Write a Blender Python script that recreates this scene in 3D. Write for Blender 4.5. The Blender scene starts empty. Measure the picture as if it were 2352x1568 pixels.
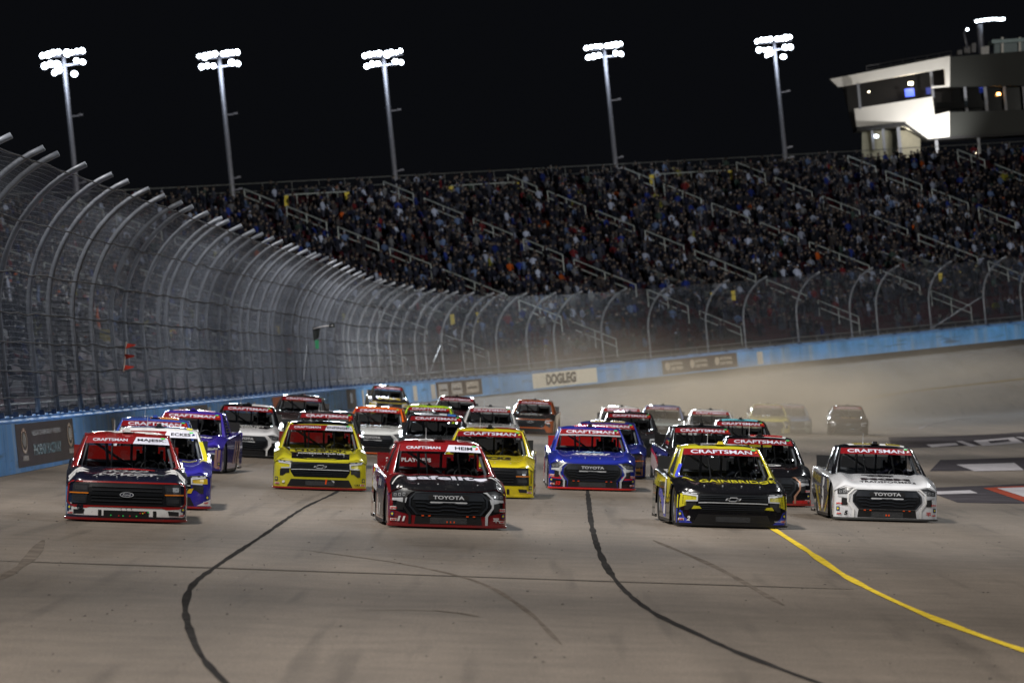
import bpy, bmesh, math, random
import numpy as np
from mathutils import Vector, Matrix

random.seed(7)
rng = np.random.default_rng(7)
SC = bpy.context.scene
COL = SC.collection
R = math.radians

# ------------------------------------------------------------------ camera, world, lights, exposure
CAMZ = 2.67
ROLL = R(5.6)
PITCH = math.atan(68.7 / 13067.0)
cam_d = bpy.data.cameras.new('camera')
cam = bpy.data.objects.new('camera', cam_d)
COL.objects.link(cam)
cam_d.lens = 200.0
cam_d.sensor_width = 36.0
cam_d.clip_start = 0.5
cam_d.clip_end = 4000.0
cam_d.dof.use_dof = True
cam_d.dof.focus_distance = 103.0
cam_d.dof.aperture_fstop = 3.9
cam.matrix_world = Matrix.Translation((0, 0, CAMZ)) @ Matrix.Rotation(math.pi / 2 + PITCH, 4, 'X') @ Matrix.Rotation(-ROLL, 4, 'Z')
SC.camera = cam

world = bpy.data.worlds.new('World')
SC.world = world
world.use_nodes = True
bg = world.node_tree.nodes['Background']
bg.inputs['Color'].default_value = (0.48, 0.53, 0.68, 1)
bg.inputs['Strength'].default_value = 0.0062

SC.view_settings.view_transform = 'Standard'
SC.view_settings.look = 'None'
SC.view_settings.gamma = 1.0
SC.view_settings.exposure = 0.0
SC.cycles.use_denoising = True
SC.cycles.max_bounces = 6
SC.cycles.diffuse_bounces = 2
SC.cycles.glossy_bounces = 3
SC.cycles.transparent_max_bounces = 16
SC.cycles.volume_bounces = 0
SC.cycles.volume_step_rate = 4.0
SC.cycles.sample_clamp_indirect = 4.0


def spot(name, loc, target, watts, cone=70, color=(1, 0.96, 0.9), radius=1.2, blend=0.5):
    l = bpy.data.lights.new(name, 'SPOT')
    l.energy = watts
    l.spot_size = R(cone)
    l.spot_blend = blend
    l.color = color
    l.shadow_soft_size = radius
    o = bpy.data.objects.new(name, l)
    COL.objects.link(o)
    o.location = loc
    o.rotation_euler = (Vector(target) - Vector(loc)).to_track_quat('-Z', 'Y').to_euler()
    return o


KW = 1000.0
for y_, kw_, ahead_, cone_ in ((30, 86, 8, 62), (52, 85, 6, 60), (76, 82, 14, 60), (104, 100, 10, 64), (138, 110, 12, 66), (174, 95, 18, 66), (214, 115, 22, 66), (258, 150, 24, 66)):
    spot('track_floodlight', (-15, y_, 46), (5, y_ + ahead_, 0), kw_ * KW, cone_, (1, 0.95, 0.89), 2.0, 0.7)
spot('infield_or_fill_light', (62, 62, 30), (1, 110, 0.0), 34 * KW, 34, (0.95, 0.98, 1.0), 2.0)
spot('infield_or_fill_light', (34, 130, 36), (0, 104, 0.5), 40 * KW, 44, (0.95, 0.98, 1.0), 2.2)
spot('infield_or_fill_light', (36, 172, 36), (2, 130, 0.5), 46 * KW, 44, (0.95, 0.98, 1.0), 2.2)
spot('infield_or_fill_light', (70, 150, 30), (-4, 215, 0.5), 80 * KW, 70, (0.97, 0.98, 1.0), 2.0)
spot('infield_or_fill_light', (92, 245, 30), (22, 362, 0), 640 * KW, 64, (1, 0.94, 0.84), 2.0)
spot('infield_or_fill_light', (30, -10, 30), (38, 450, 8), 58 * KW, 22, (0.72, 0.86, 1.0), 1.5)  # added fill for the dim stand, not a lamp of the infield

# ------------------------------------------------------------------ view helper (photo pixels at 2352 x 1568 to places)
FPX = 200.0 / 36.0 * 2352.0
_c, _s = math.cos(ROLL), math.sin(ROLL)


def pix_dir(px, py):
    u, v = px - 1176.0, 784.0 - py
    r = u * _c + v * _s
    up = -u * _s + v * _c
    cp, sp = math.cos(PITCH), math.sin(PITCH)
    return np.array([r, FPX * cp - up * sp, FPX * sp + up * cp])


def at_depth(px, py, d):
    q = pix_dir(px, py)
    q = q / q[1] * d
    return Vector((q[0], q[1], q[2] + CAMZ))


def screen(p):
    x, y, z = p[0], p[1], p[2] - CAMZ
    cp, sp = math.cos(PITCH), math.sin(PITCH)
    f = y * cp + z * sp
    up = (-y * sp + z * cp) / f * FPX
    r = x / f * FPX
    return 1176 + r * _c - up * _s, 784 - (r * _s + up * _c)


# ------------------------------------------------------------------ object helpers
def link(o, parent=None):
    COL.objects.link(o)
    if parent is not None:
        o.parent = parent
    return o


def tag(o, label=None, cat=None, group=None, kind=None):
    if label: o['label'] = label
    if cat: o['category'] = cat
    if group: o['group'] = group
    if kind: o['kind'] = kind
    return o


def empty(name, M=None):
    o = bpy.data.objects.new(name, None)
    COL.objects.link(o)
    if M is not None:
        o.matrix_world = M
    return o


def mobj(name, mesh, mat=None, parent=None):
    o = bpy.data.objects.new(name, mesh)
    link(o, parent)
    if mat is not None:
        if not mesh.materials:
            mesh.materials.append(mat)
        else:
            o.material_slots[0].link = 'OBJECT'
            o.material_slots[0].material = mat
    return o


def mesh_from(verts, faces, name='mesh', smooth=False):
    me = bpy.data.meshes.new(name)
    me.from_pydata([tuple(map(float, v)) for v in verts], [], [tuple(f) for f in faces])
    if smooth:
        me.polygons.foreach_set('use_smooth', [True] * len(me.polygons))
    me.update()
    return me


def mesh_np(V, F, name='mesh', smooth=False):
    """V (n,3) array, F (m,k) array of equal sized faces"""
    V = np.asarray(V, np.float32)
    F = np.asarray(F, np.int32)
    me = bpy.data.meshes.new(name)
    me.vertices.add(len(V))
    me.vertices.foreach_set('co', V.ravel())
    k = F.shape[1]
    me.loops.add(F.size)
    me.loops.foreach_set('vertex_index', F.ravel())
    me.polygons.add(len(F))
    me.polygons.foreach_set('loop_start', np.arange(0, F.size, k, dtype=np.int32))
    me.polygons.foreach_set('loop_total', np.full(len(F), k, np.int32))
    if smooth:
        me.polygons.foreach_set('use_smooth', np.ones(len(F), bool))
    me.update(calc_edges=True)
    return me


class MB:
    """collects simple solids into one mesh"""
    def __init__(self):
        self.v, self.f = [], []

    def add(self, vs, fs):
        n = len(self.v)
        self.v += [tuple(v) for v in vs]
        self.f += [tuple(i + n for i in f) for f in fs]

    def box(self, lo, hi):
        (a, b, c), (d, e, g) = lo, hi
        self.add([(a, b, c), (d, b, c), (d, e, c), (a, e, c), (a, b, g), (d, b, g), (d, e, g), (a, e, g)],
                 [(0, 3, 2, 1), (4, 5, 6, 7), (0, 1, 5, 4), (1, 2, 6, 5), (2, 3, 7, 6), (3, 0, 4, 7)])

    def hexa(self, p):
        self.add(p, [(0, 3, 2, 1), (4, 5, 6, 7), (0, 1, 5, 4), (1, 2, 6, 5), (2, 3, 7, 6), (3, 0, 4, 7)])

    def tube(self, pts, r, n=6, cap=True):
        pts = [Vector(p) for p in pts]
        rr = r if isinstance(r, (list, tuple)) else [r] * len(pts)
        base = len(self.v)
        up = None
        for i, p in enumerate(pts):
            t = (pts[min(i + 1, len(pts) - 1)] - pts[max(i - 1, 0)]).normalized()
            if up is None:
                up = Vector((0, 0, 1)) if abs(t.z) < 0.9 else Vector((1, 0, 0))
            a = t.cross(up).normalized()
            b = a.cross(t).normalized()
            up = b
            for k in range(n):
                an = 2 * math.pi * k / n
                self.v.append(tuple(p + (a * math.cos(an) + b * math.sin(an)) * rr[i]))
        for i in range(len(pts) - 1):
            for k in range(n):
                k2 = (k + 1) % n
                self.f.append((base + i * n + k, base + i * n + k2, base + (i + 1) * n + k2, base + (i + 1) * n + k))
        if cap:
            self.f.append(tuple(base + k for k in range(n))[::-1])
            e = base + (len(pts) - 1) * n
            self.f.append(tuple(e + k for k in range(n)))

    def lathe(self, prof, n=20, axis='z', c=(0, 0, 0)):
        base = len(self.v)
        for (r, h) in prof:
            for k in range(n):
                a = 2 * math.pi * k / n
                p = (r * math.cos(a), r * math.sin(a), h)
                if axis == 'x': p = (h, r * math.cos(a), r * math.sin(a))
                if axis == 'y': p = (r * math.cos(a), h, r * math.sin(a))
                self.v.append((p[0] + c[0], p[1] + c[1], p[2] + c[2]))
        for i in range(len(prof) - 1):
            for k in range(n):
                k2 = (k + 1) % n
                self.f.append((base + i * n + k, base + i * n + k2, base + (i + 1) * n + k2, base + (i + 1) * n + k))

    def mesh(self, name='mesh', smooth=False):
        return mesh_from(self.v, self.f, name, smooth)

    def build(self, name, mat, parent=None, smooth=False):
        return mobj(name, self.mesh(name, smooth), mat, parent)


# ------------------------------------------------------------------ materials
def new_mat(name):
    m = bpy.data.materials.new(name)
    m.use_nodes = True
    return m, m.node_tree, m.node_tree.nodes['Principled BSDF']


_MC = {}


def plain(name, col, rough=0.6, metal=0.0, coat=0.0, bump=0.0, vary=0.12, scale=6.0, spec=0.5):
    """solid material with a little noise in colour and gloss"""
    key = (name, col, rough, metal, coat)
    if key in _MC:
        return _MC[key]
    m, nt, b = new_mat(name)
    N = nt.nodes
    tc = N.new('ShaderNodeTexCoord')
    no = N.new('ShaderNodeTexNoise')
    no.inputs['Scale'].default_value = scale
    no.inputs['Detail'].default_value = 4
    nt.links.new(tc.outputs['Object'], no.inputs['Vector'])
    mr = N.new('ShaderNodeMapRange')
    mr.inputs['From Min'].default_value = 0.3
    mr.inputs['From Max'].default_value = 0.7
    mr.inputs['To Min'].default_value = 1 - vary
    mr.inputs['To Max'].default_value = 1 + vary
    nt.links.new(no.outputs['Fac'], mr.inputs['Value'])
    mx = N.new('ShaderNodeMix')
    mx.data_type = 'RGBA'
    mx.blend_type = 'MULTIPLY'
    mx.inputs['Factor'].default_value = 1
    mx.inputs['A'].default_value = (*col, 1)
    nt.links.new(mr.outputs['Result'], mx.inputs['B'])
    nt.links.new(mx.outputs['Result'], b.inputs['Base Color'])
    b.inputs['Roughness'].default_value = rough
    b.inputs['Metallic'].default_value = metal
    b.inputs['Specular IOR Level'].default_value = spec
    b.inputs['Coat Weight'].default_value = coat
    b.inputs['Coat Roughness'].default_value = 0.08
    if bump:
        bp = N.new('ShaderNodeBump')
        bp.inputs['Strength'].default_value = bump
        bp.inputs['Distance'].default_value = 0.01
        nt.links.new(no.outputs['Fac'], bp.inputs['Height'])
        nt.links.new(bp.outputs['Normal'], b.inputs['Normal'])
    _MC[key] = m
    return m


def grime(m, amount=0.8):
    """dark rubber specks and a few wiped streaks over a paint or print"""
    if m.get('grimed'):
        return m
    m['grimed'] = 1
    nt = m.node_tree
    N, L = nt.nodes, nt.links
    b = N['Principled BSDF']
    src = b.inputs['Base Color'].links[0].from_socket
    tc = N.new('ShaderNodeTexCoord')

    def thr(scale, lo, hi, sc):
        mp = N.new('ShaderNodeMapping'); mp.inputs['Scale'].default_value = sc
        L.new(tc.outputs['Object'], mp.inputs['Vector'])
        n = N.new('ShaderNodeTexNoise'); n.inputs['Scale'].default_value = scale; n.inputs['Detail'].default_value = 2
        L.new(mp.outputs[0], n.inputs['Vector'])
        r = N.new('ShaderNodeMapRange')
        r.inputs['From Min'].default_value = lo; r.inputs['From Max'].default_value = hi
        r.inputs['To Min'].default_value = 0; r.inputs['To Max'].default_value = amount
        L.new(n.outputs['Fac'], r.inputs['Value'])
        return r.outputs['Result']
    mxm = N.new('ShaderNodeMath'); mxm.operation = 'MAXIMUM'
    L.new(thr(34, 0.70, 0.74, (1, 1, 1)), mxm.inputs[0])
    s2 = N.new('ShaderNodeMath'); s2.operation = 'MULTIPLY'; s2.inputs[1].default_value = 0.35
    L.new(thr(3.0, 0.55, 0.75, (1, 0.3, 1.6)), s2.inputs[0])
    L.new(s2.outputs[0], mxm.inputs[1])
    mx = N.new('ShaderNodeMix'); mx.data_type = 'RGBA'
    mx.inputs['B'].default_value = (0.03, 0.028, 0.026, 1)
    L.new(mxm.outputs[0], mx.inputs['Factor']); L.new(src, mx.inputs['A'])
    L.new(mx.outputs['Result'], b.inputs['Base Color'])
    ra = N.new('ShaderNodeMapRange')
    ra.inputs['To Min'].default_value = b.inputs['Roughness'].default_value; ra.inputs['To Max'].default_value = 0.7
    L.new(mxm.outputs[0], ra.inputs['Value']); L.new(ra.outputs['Result'], b.inputs['Roughness'])
    return m


def paint(col):
    m = plain('race_paint', tuple(col), 0.22, 0.0, 1.0, 0, 0.05, 2.5)
    m.node_tree.nodes['Principled BSDF'].inputs['Coat Roughness'].default_value = 0.04
    return grime(m)


def vinyl(col):
    return grime(plain('vinyl_print', tuple(col), 0.24, 0.0, 0.3, 0, 0.04, 4))


def emit(name, col, strength):
    m, nt, b = new_mat(name)
    b.inputs['Base Color'].default_value = (0.02, 0.02, 0.02, 1)
    b.inputs['Emission Color'].default_value = (*col, 1)
    b.inputs['Emission Strength'].default_value = strength
    m.cycles.emission_sampling = 'NONE'
    return m


def glass_mat(name, tint, refl=0.08):
    m, nt, b = new_mat(name)
    N = nt.nodes
    N.remove(b)
    tr = N.new('ShaderNodeBsdfTransparent')
    tr.inputs['Color'].default_value = (*tint, 1)
    gl = N.new('ShaderNodeBsdfGlossy')
    gl.inputs['Roughness'].default_value = 0.06
    fr = N.new('ShaderNodeFresnel')
    fr.inputs['IOR'].default_value = 1.45
    mx = N.new('ShaderNodeMixShader')
    nt.links.new(fr.outputs[0], mx.inputs[0])
    nt.links.new(tr.outputs[0], mx.inputs[1])
    nt.links.new(gl.outputs[0], mx.inputs[2])
    nt.links.new(mx.outputs[0], N['Material Output'].inputs['Surface'])
    return m


BLACK = plain('satin_black', (0.012, 0.012, 0.013), 0.4)
MATTEBLACK = plain('matte_black', (0.01, 0.01, 0.011), 0.8)
GRILLE_DK = plain('grille_black', (0.006, 0.007, 0.009), 0.4, 0, 0.1, spec=0.3)
GRILLE_LT = plain('grille_frame_grey', (0.022, 0.026, 0.033), 0.35, 0, 0.2, spec=0.4)
SILVER = plain('silver_trim', (0.55, 0.57, 0.6), 0.35, 0.1)
CHROME = plain('chrome_trim', (0.62, 0.64, 0.68), 0.25, 0.15)
RUBBER = plain('tyre_rubber', (0.012, 0.012, 0.012), 0.75)
STEEL = plain('galvanised_steel', (0.19, 0.21, 0.25), 0.5, 0.1, 0, 0.1, 0.25, 3)
WIRE = plain('fence_wire', (0.22, 0.25, 0.31), 0.5, 0.5)
CABLE = plain('fence_cable', (0.03, 0.03, 0.032), 0.7)
TUBE = plain('cage_tube_grey', (0.38, 0.40, 0.43), 0.45)
GLASS = glass_mat('windshield_glass', (0.60, 0.62, 0.64))
REDBAN = vinyl((0.20, 0.008, 0.012))
WHITE_V = vinyl((0.62, 0.63, 0.74))
WHITE_P = vinyl((0.80, 0.80, 0.80))
BLACK_V = vinyl((0.006, 0.006, 0.008))
GREEN_V = vinyl((0.05, 0.75, 0.15))
ORANGE_V = vinyl((0.85, 0.10, 0.02))
RED_V = vinyl((0.62, 0.02, 0.02))
YEL_V = vinyl((0.80, 0.70, 0.05))
NAVY_V = vinyl((0.02, 0.03, 0.12))
LAMP_G = plain('headlight_print', (0.03, 0.032, 0.036), 0.3, 0, 0.3)
AMBER = vinyl((0.75, 0.22, 0.02))

# ------------------------------------------------------------------ the outer wall's line and the ground
WALL_CTRL = np.array([(-12.9, 60, 1.62), (-12.1, 95, 1.60), (-11.5, 127, 1.58), (-10.3, 210, 1.57), (-9.2, 270, 1.57), (-8.5, 300, 1.56),
                      (-6.4, 335, 1.50), (-2.6, 364, 1.42), (3.9, 387, 1.38), (18.6, 407.6, 1.46), (38.8, 433.0, 1.48),
                      (60, 459, 1.5), (84, 486, 1.5), (110, 512, 1.5)])


def catmull(P, step=1.0):
    out = []
    P = np.vstack([2 * P[0] - P[1], P, 2 * P[-1] - P[-2]])
    for i in range(1, len(P) - 2):
        n = max(2, int(np.linalg.norm(P[i + 1] - P[i]) / step))
        for t in np.arange(n) / n:
            a, b, c, d = P[i - 1], P[i], P[i + 1], P[i + 2]
            L1, L2, L3 = [max(np.linalg.norm(q - p), 1e-6) ** 0.5 for p, q in ((a, b), (b, c), (c, d))]
            m1 = L2 * ((b - a) / L1 - (c - a) / (L1 + L2) + (c - b) / L2)
            m2 = L2 * ((c - b) / L2 - (d - b) / (L2 + L3) + (d - c) / L3)
            h = t * t * t, t * t, t
            out.append((2 * h[0] - 3 * h[1] + 1) * b + (h[0] - 2 * h[1] + h[2]) * m1 + (-2 * h[0] + 3 * h[1]) * c + (h[0] - h[1]) * m2)
    out.append(P[-2])
    return np.array(out)


WP = catmull(WALL_CTRL, 0.5)
_seg = np.linalg.norm(np.diff(WP[:, :2], axis=0), axis=1)
_S = np.concatenate([[0], np.cumsum(_seg)])
_su = np.arange(0, _S[-1], 0.5)
WP = np.stack([np.interp(_su, _S, WP[:, k]) for k in range(3)], 1)
WS = _su
_T = np.gradient(WP[:, :2], axis=0)
_k = np.ones(17) / 17
_Tp = np.pad(_T, ((8, 8), (0, 0)), mode='edge')
_T = np.stack([np.convolve(_Tp[:, k], _k, 'valid') for k in range(2)], 1)
_T /= np.linalg.norm(_T, axis=1)[:, None]
WN = np.stack([-_T[:, 1], _T[:, 0]], 1)          # outward, away from the track
WT = _T
_kk = 61
_Np = np.pad(WN, ((_kk // 2, _kk // 2), (0, 0)), mode='edge')
WNS = np.stack([np.convolve(_Np[:, k], np.ones(_kk) / _kk, 'valid') for k in range(2)], 1)
WNS /= np.linalg.norm(WNS, axis=1)[:, None]      # the same, smoothed, for the stand


def wall_at(s, off=0.0, z=0.0, smooth=False):
    """point on the wall line at arc length s, off metres away from the track"""
    nn = WNS if smooth else WN
    x = np.interp(s, WS, WP[:, 0]); y = np.interp(s, WS, WP[:, 1]); b = np.interp(s, WS, WP[:, 2])
    nx = np.interp(s, WS, nn[:, 0]); ny = np.interp(s, WS, nn[:, 1])
    return np.stack([x + off * nx, y + off * ny, b + z + 0 * x], -1)


def wall_s_of_px(px, z=0.5):
    P = WP.copy(); P[:, 2] += z
    xs = np.array([screen(p)[0] for p in P])
    i0 = np.argmax(WP[:, 1] > 100)
    return float(np.interp(px, xs[i0:], WS[i0:]))


def smax(a, b, k):
    return np.maximum(a, b) + np.log1p(np.exp(-np.abs(a - b) / k)) * k


def ground_z(X, Y):
    X = np.atleast_1d(np.asarray(X, float)); Y = np.atleast_1d(np.asarray(Y, float))
    out = np.empty_like(X)
    W = WP[::4]; Nn = WN[::4]
    for i in range(0, len(X), 4000):
        x, y = X[i:i + 4000], Y[i:i + 4000]
        dx = x[:, None] - W[None, :, 0]; dy = y[:, None] - W[None, :, 1]
        j = np.argmin(dx * dx + dy * dy, axis=1)
        r = np.arange(len(x))
        ds = -(dx[r, j] * Nn[j, 0] + dy[r, j] * Nn[j, 1])
        wz = W[j, 2]
        zp = -0.128 * x - 0.03
        zp = -smax(-zp, np.full_like(zp, -9.0), 0.3)
        zp = smax(zp, np.full_like(zp, -3.4) - 0.004 * np.maximum(x - 30, 0), 0.5)
        zb = wz - 0.02 - 0.165 * ds
        z = smax(zp, zb, 0.06)
        out[i:i + 4000] = np.where(ds < 0.25, np.minimum(wz - 0.1, z), z)
    return out


def gz(x, y):
    return float(ground_z([x], [y])[0])


def on_ground(px, py, lift=0.0):
    """where the line of sight through a photo pixel meets the ground"""
    q = pix_dir(px, py)
    q = q / q[1]
    lo, hi = 20.0, 600.0
    ds = np.linspace(lo, hi, 600)
    g = ground_z(q[0] * ds, ds)
    h = CAMZ + q[2] * ds - g
    k = np.argmax(h < 0)
    if h[k] >= 0:
        k = len(ds) - 1
    a, b = ds[k - 1], ds[k]
    t = h[k - 1] / (h[k - 1] - h[k] + 1e-9)
    d = a + (b - a) * t
    return Vector((q[0] * d, d, gz(q[0] * d, d) + lift))


# asphalt
def asphalt_material():
    m, nt, b = new_mat('asphalt')
    N, L = nt.nodes, nt.links
    tc = N.new('ShaderNodeTexCoord')

    def noise(scale, detail=4, sc=(1, 1, 1)):
        mp = N.new('ShaderNodeMapping')
        mp.inputs['Scale'].default_value = sc
        L.new(tc.outputs['Object'], mp.inputs['Vector'])
        n = N.new('ShaderNodeTexNoise')
        n.inputs['Scale'].default_value = scale
        n.inputs['Detail'].default_value = detail
        L.new(mp.outputs[0], n.inputs['Vector'])
        return n.outputs['Fac']

    def ramp(src, a, bb, lo, hi):
        r = N.new('ShaderNodeMapRange')
        r.inputs['From Min'].default_value = a
        r.inputs['From Max'].default_value = bb
        r.inputs['To Min'].default_value = lo
        r.inputs['To Max'].default_value = hi
        L.new(src, r.inputs['Value'])
        return r.outputs['Result']

    def mul(a, bb):
        n = N.new('ShaderNodeMath'); n.operation = 'MULTIPLY'
        L.new(a, n.inputs[0]); L.new(bb, n.inputs[1])
        return n.outputs[0]
    fine = ramp(noise(55, 3), 0.3, 0.7, 0.5, 1.5)
    mid = ramp(noise(1.2, 5), 0.3, 0.7, 0.88, 1.12)
    patch = ramp(noise(0.09, 3, (1, 0.35, 1)), 0.35, 0.65, 0.82, 1.14)
    streak = ramp(noise(0.8, 3, (1, 0.018, 1)), 0.35, 0.7, 0.86, 1.10)
    skid = ramp(noise(2.4, 2, (1, 0.03, 1)), 0.60, 0.72, 1.0, 0.74)
    f = mul(mul(mul(fine, mid), mul(patch, streak)), skid)
    cr = N.new('ShaderNodeMix'); cr.data_type = 'RGBA'
    cr.inputs['A'].default_value = (0.118, 0.100, 0.085, 1)
    cr.inputs['B'].default_value = (0.135, 0.110, 0.086, 1)
    L.new(noise(0.05, 3), cr.inputs['Factor'])
    mx = N.new('ShaderNodeMix'); mx.data_type = 'RGBA'; mx.blend_type = 'MULTIPLY'
    mx.inputs['Factor'].default_value = 1
    L.new(cr.outputs['Result'], mx.inputs['A']); L.new(f, mx.inputs['B'])
    L.new(mx.outputs['Result'], b.inputs['Base Color'])
    b.inputs['Roughness'].default_value = 0.78
    b.inputs['Specular IOR Level'].default_value = 0.12
    bp = N.new('ShaderNodeBump'); bp.inputs['Strength'].default_value = 0.35; bp.inputs['Distance'].default_value = 0.01
    L.new(noise(70, 3), bp.inputs['Height']); L.new(bp.outputs[0], b.inputs['Normal'])
    return m


def build_ground():
    xs = np.concatenate([[-500, -300, -160, -100], np.arange(-70, 130.1, 1.6), [160, 220, 320, 500]])
    ys = np.concatenate([[-80, -40], np.arange(0, 560.1, 2.0), [620, 720, 900, 1200]])
    X, Y = np.meshgrid(xs, ys)
    Z = ground_z(X.ravel(), Y.ravel())
    V = np.stack([X.ravel(), Y.ravel(), Z], 1)
    nx, ny = len(xs), len(ys)
    i = np.arange(nx - 1)[None, :] + np.arange(ny - 1)[:, None] * nx
    F = np.stack([i, i + 1, i + 1 + nx, i + nx], -1).reshape(-1, 4)
    o = mobj('race_track_ground', mesh_np(V, F, 'race_track_ground', True), asphalt_material())
    tag(o, kind='structure')


build_ground()


def ground_strip(name, pts, width, mat, lift=0.005, step=1.5):
    """a flat painted or sealed line on the ground through photo points"""
    P = np.array([tuple(on_ground(*p)) for p in pts])
    P = catmull(P, step)
    w = width if np.ndim(width) else np.full(len(P), width)
    T = np.gradient(P[:, :2], axis=0)
    T /= np.linalg.norm(T, axis=1)[:, None] + 1e-9
    Nn = np.stack([-T[:, 1], T[:, 0]], 1)
    w = w * (1 + 0.38 * np.interp(np.arange(len(P)), np.arange(0, len(P) + 3, 1.5), rng.uniform(-1, 1, len(np.arange(0, len(P) + 3, 1.5)))))
    w = w * np.where(np.minimum(np.arange(len(P)), np.arange(len(P))[::-1]) < 1, 0.3, 1)
    A = P[:, :2] + Nn * w[:, None] / 2
    B = P[:, :2] - Nn * w[:, None] / 2
    V = np.zeros((len(P) * 2, 3))
    V[0::2, :2] = A; V[1::2, :2] = B
    V[:, 2] = ground_z(V[:, 0], V[:, 1]) + lift
    k = np.arange(len(P) - 1) * 2
    F = np.stack([k, k + 1, k + 3, k + 2], 1)
    o = mobj(name, mesh_np(V, F, name), mat)
    tag(o, kind='structure')
    return o


def ground_poly(name, pts, mat, lift=0.006, parent=None):
    P = [on_ground(*p) for p in pts]
    bm = bmesh.new()
    vs = [bm.verts.new((p.x, p.y, 0)) for p in P]
    bm.faces.new(vs)
    ys = [p.y for p in P]; x_ = [p.x for p in P]
    for lo, hi, co, no in ((min(ys), max(ys), 1, (0, 1, 0)), (min(x_), max(x_), 0, (1, 0, 0))):
        for q in np.arange(lo + 1.5, hi, 1.5):
            c = [0, 0, 0]; c[co] = q
            bmesh.ops.bisect_plane(bm, geom=bm.verts[:] + bm.edges[:] + bm.faces[:], plane_co=c, plane_no=no)
    bmesh.ops.triangulate(bm, faces=bm.faces[:])
    z = ground_z([v.co.x for v in bm.verts], [v.co.y for v in bm.verts])
    for v, zz in zip(bm.verts, z):
        v.co.z = zz + lift
    for f in bm.faces:
        if f.normal.z < 0: f.normal_flip()
    me = bpy.data.meshes.new(name); bm.to_mesh(me); bm.free()
    return mobj(name, me, mat, parent)


SEAL = plain('crack_sealant', (0.026, 0.025, 0.025), 1.0, 0, 0, 0, 0.3, 3, spec=0.0)
SEAL_L = plain('faded_seam', (0.05, 0.046, 0.042), 0.7, 0, 0, 0, 0.3, 3, spec=0.0)
YLINE = plain('yellow_road_paint', (0.52, 0.38, 0.04), 0.6, 0, 0, 0, 0.3, 5, spec=0.0)
YLINE_F = plain('faded_yellow_road_paint', (0.24, 0.17, 0.06), 0.6, 0, 0, 0, 0.3, 5, spec=0.0)
WLINE = plain('white_road_paint', (0.29, 0.28, 0.30), 0.8, 0, 0, 0, 0.25, 2, spec=0.0)
DKPATCH = plain('dark_painted_asphalt', (0.045, 0.042, 0.048), 0.6, 0, 0, 0, 0.3, 1.2, spec=0.0)
REDPATCH = plain('red_painted_asphalt', (0.20, 0.045, 0.03), 0.6, 0, 0, 0, 0.3, 1.2, spec=0.0)

ground_strip('sealed_track_seam', [(800, 1100), (775, 1128), (700, 1165), (600, 1232), (500, 1298), (445, 1340), (428, 1375), (426, 1405), (437, 1450), (462, 1505), (520, 1570), (580, 1620)], 0.075, SEAL, 0.005, 0.6)
ground_strip('sealed_track_seam', [(1345, 1085), (1352, 1150), (1360, 1210), (1378, 1270), (1405, 1320), (1448, 1368), (1510, 1412), (1600, 1455), (1700, 1500), (1880, 1568), (2050, 1625)], 0.09, SEAL, 0.005, 0.6)
ground_strip('transverse_track_seam', [(-60, 1286), (400, 1301), (900, 1318), (1400, 1335), (1960, 1353)], 0.22, SEAL_L, 0.0045)
ground_strip('yellow_track_line', [(1560, 1085), (1660, 1140), (1775, 1214), (1850, 1262), (1950, 1328), (2080, 1392), (2210, 1445), (2352, 1494), (2500, 1540)], 0.14, YLINE, 0.009)
ground_strip('yellow_bank_line', [(1700, 958), (1850, 935), (2050, 905), (2250, 881), (2420, 862)], 0.35, YLINE_F, 0.01)
ground_strip('white_apron_line', [(2112, 984), (2135, 975), (2180, 966), (2250, 958), (2352, 950), (2460, 944)], 0.24, WLINE, 0.01)
# curving tyre marks in the foreground
TM = plain('rubber_mark', (0.112, 0.096, 0.083), 0.8, 0, 0, 0, 0.3, 2, spec=0.0)
for pts, w in (([(690, 1262), (900, 1290), (1080, 1330), (1200, 1395), (1290, 1480)], 0.07),
               ([(0, 1330), (60, 1290), (100, 1240)], 0.14), ([(1500, 1240), (1640, 1300), (1800, 1390)], 0.10), ([(820, 1400), (1000, 1402), (1100, 1416)], 0.09)):
    ground_strip('tyre_mark', pts, w, TM, 0.0042)

# painted boards on the infield apron, right edge of the picture
o = ground_poly('painted_apron_logo', [(2040, 1004), (2420, 986), (2420, 1010), (2050, 1030)], DKPATCH, 0.006)
tag(o, 'dark painted strip with white lettering on the apron, farthest up the road', 'road marking')
for q in ([(2128, 1021), (2195, 1017), (2202, 1022), (2140, 1027)], [(2196, 1013), (2210, 1013), (2246, 1024), (2230, 1026)],
          [(2236, 1012), (2328, 1004), (2352, 1017), (2258, 1024)],
          [(2332, 1003), (2345, 1003), (2385, 1012), (2370, 1013)], [(2350, 1002), (2420, 997), (2425, 1002), (2362, 1008)]):
    ground_poly('painted_letter', q, WLINE, 0.013, o)
ground_poly('painted_letter', [(2268, 1013), (2316, 1009), (2322, 1014), (2276, 1018)], DKPATCH, 0.02, o)
o = ground_poly('painted_apron_logo', [(2135, 1082), (2160, 1056), (2420, 1047), (2420, 1078)], DKPATCH, 0.006)
tag(o, 'dark painted board with a plain white square on the apron', 'road marking')
ground_poly('painted_letter', [(2196, 1067), (2330, 1063), (2352, 1080), (2238, 1082)], WLINE, 0.013, o)
ground_poly('painted_letter', [(2372, 1062), (2420, 1058), (2420, 1068), (2390, 1070)], WLINE, 0.013, o)
o = ground_poly('painted_apron_logo', [(2110, 1121), (2420, 1108), (2420, 1158), (2200, 1154)], DKPATCH, 0.006)
tag(o, 'dark painted board with a red and white block, nearest on the apron', 'road marking')
ground_poly('painted_letter', [(2120, 1130), (2228, 1126), (2246, 1133), (2140, 1136)], WLINE, 0.013, o)
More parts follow.
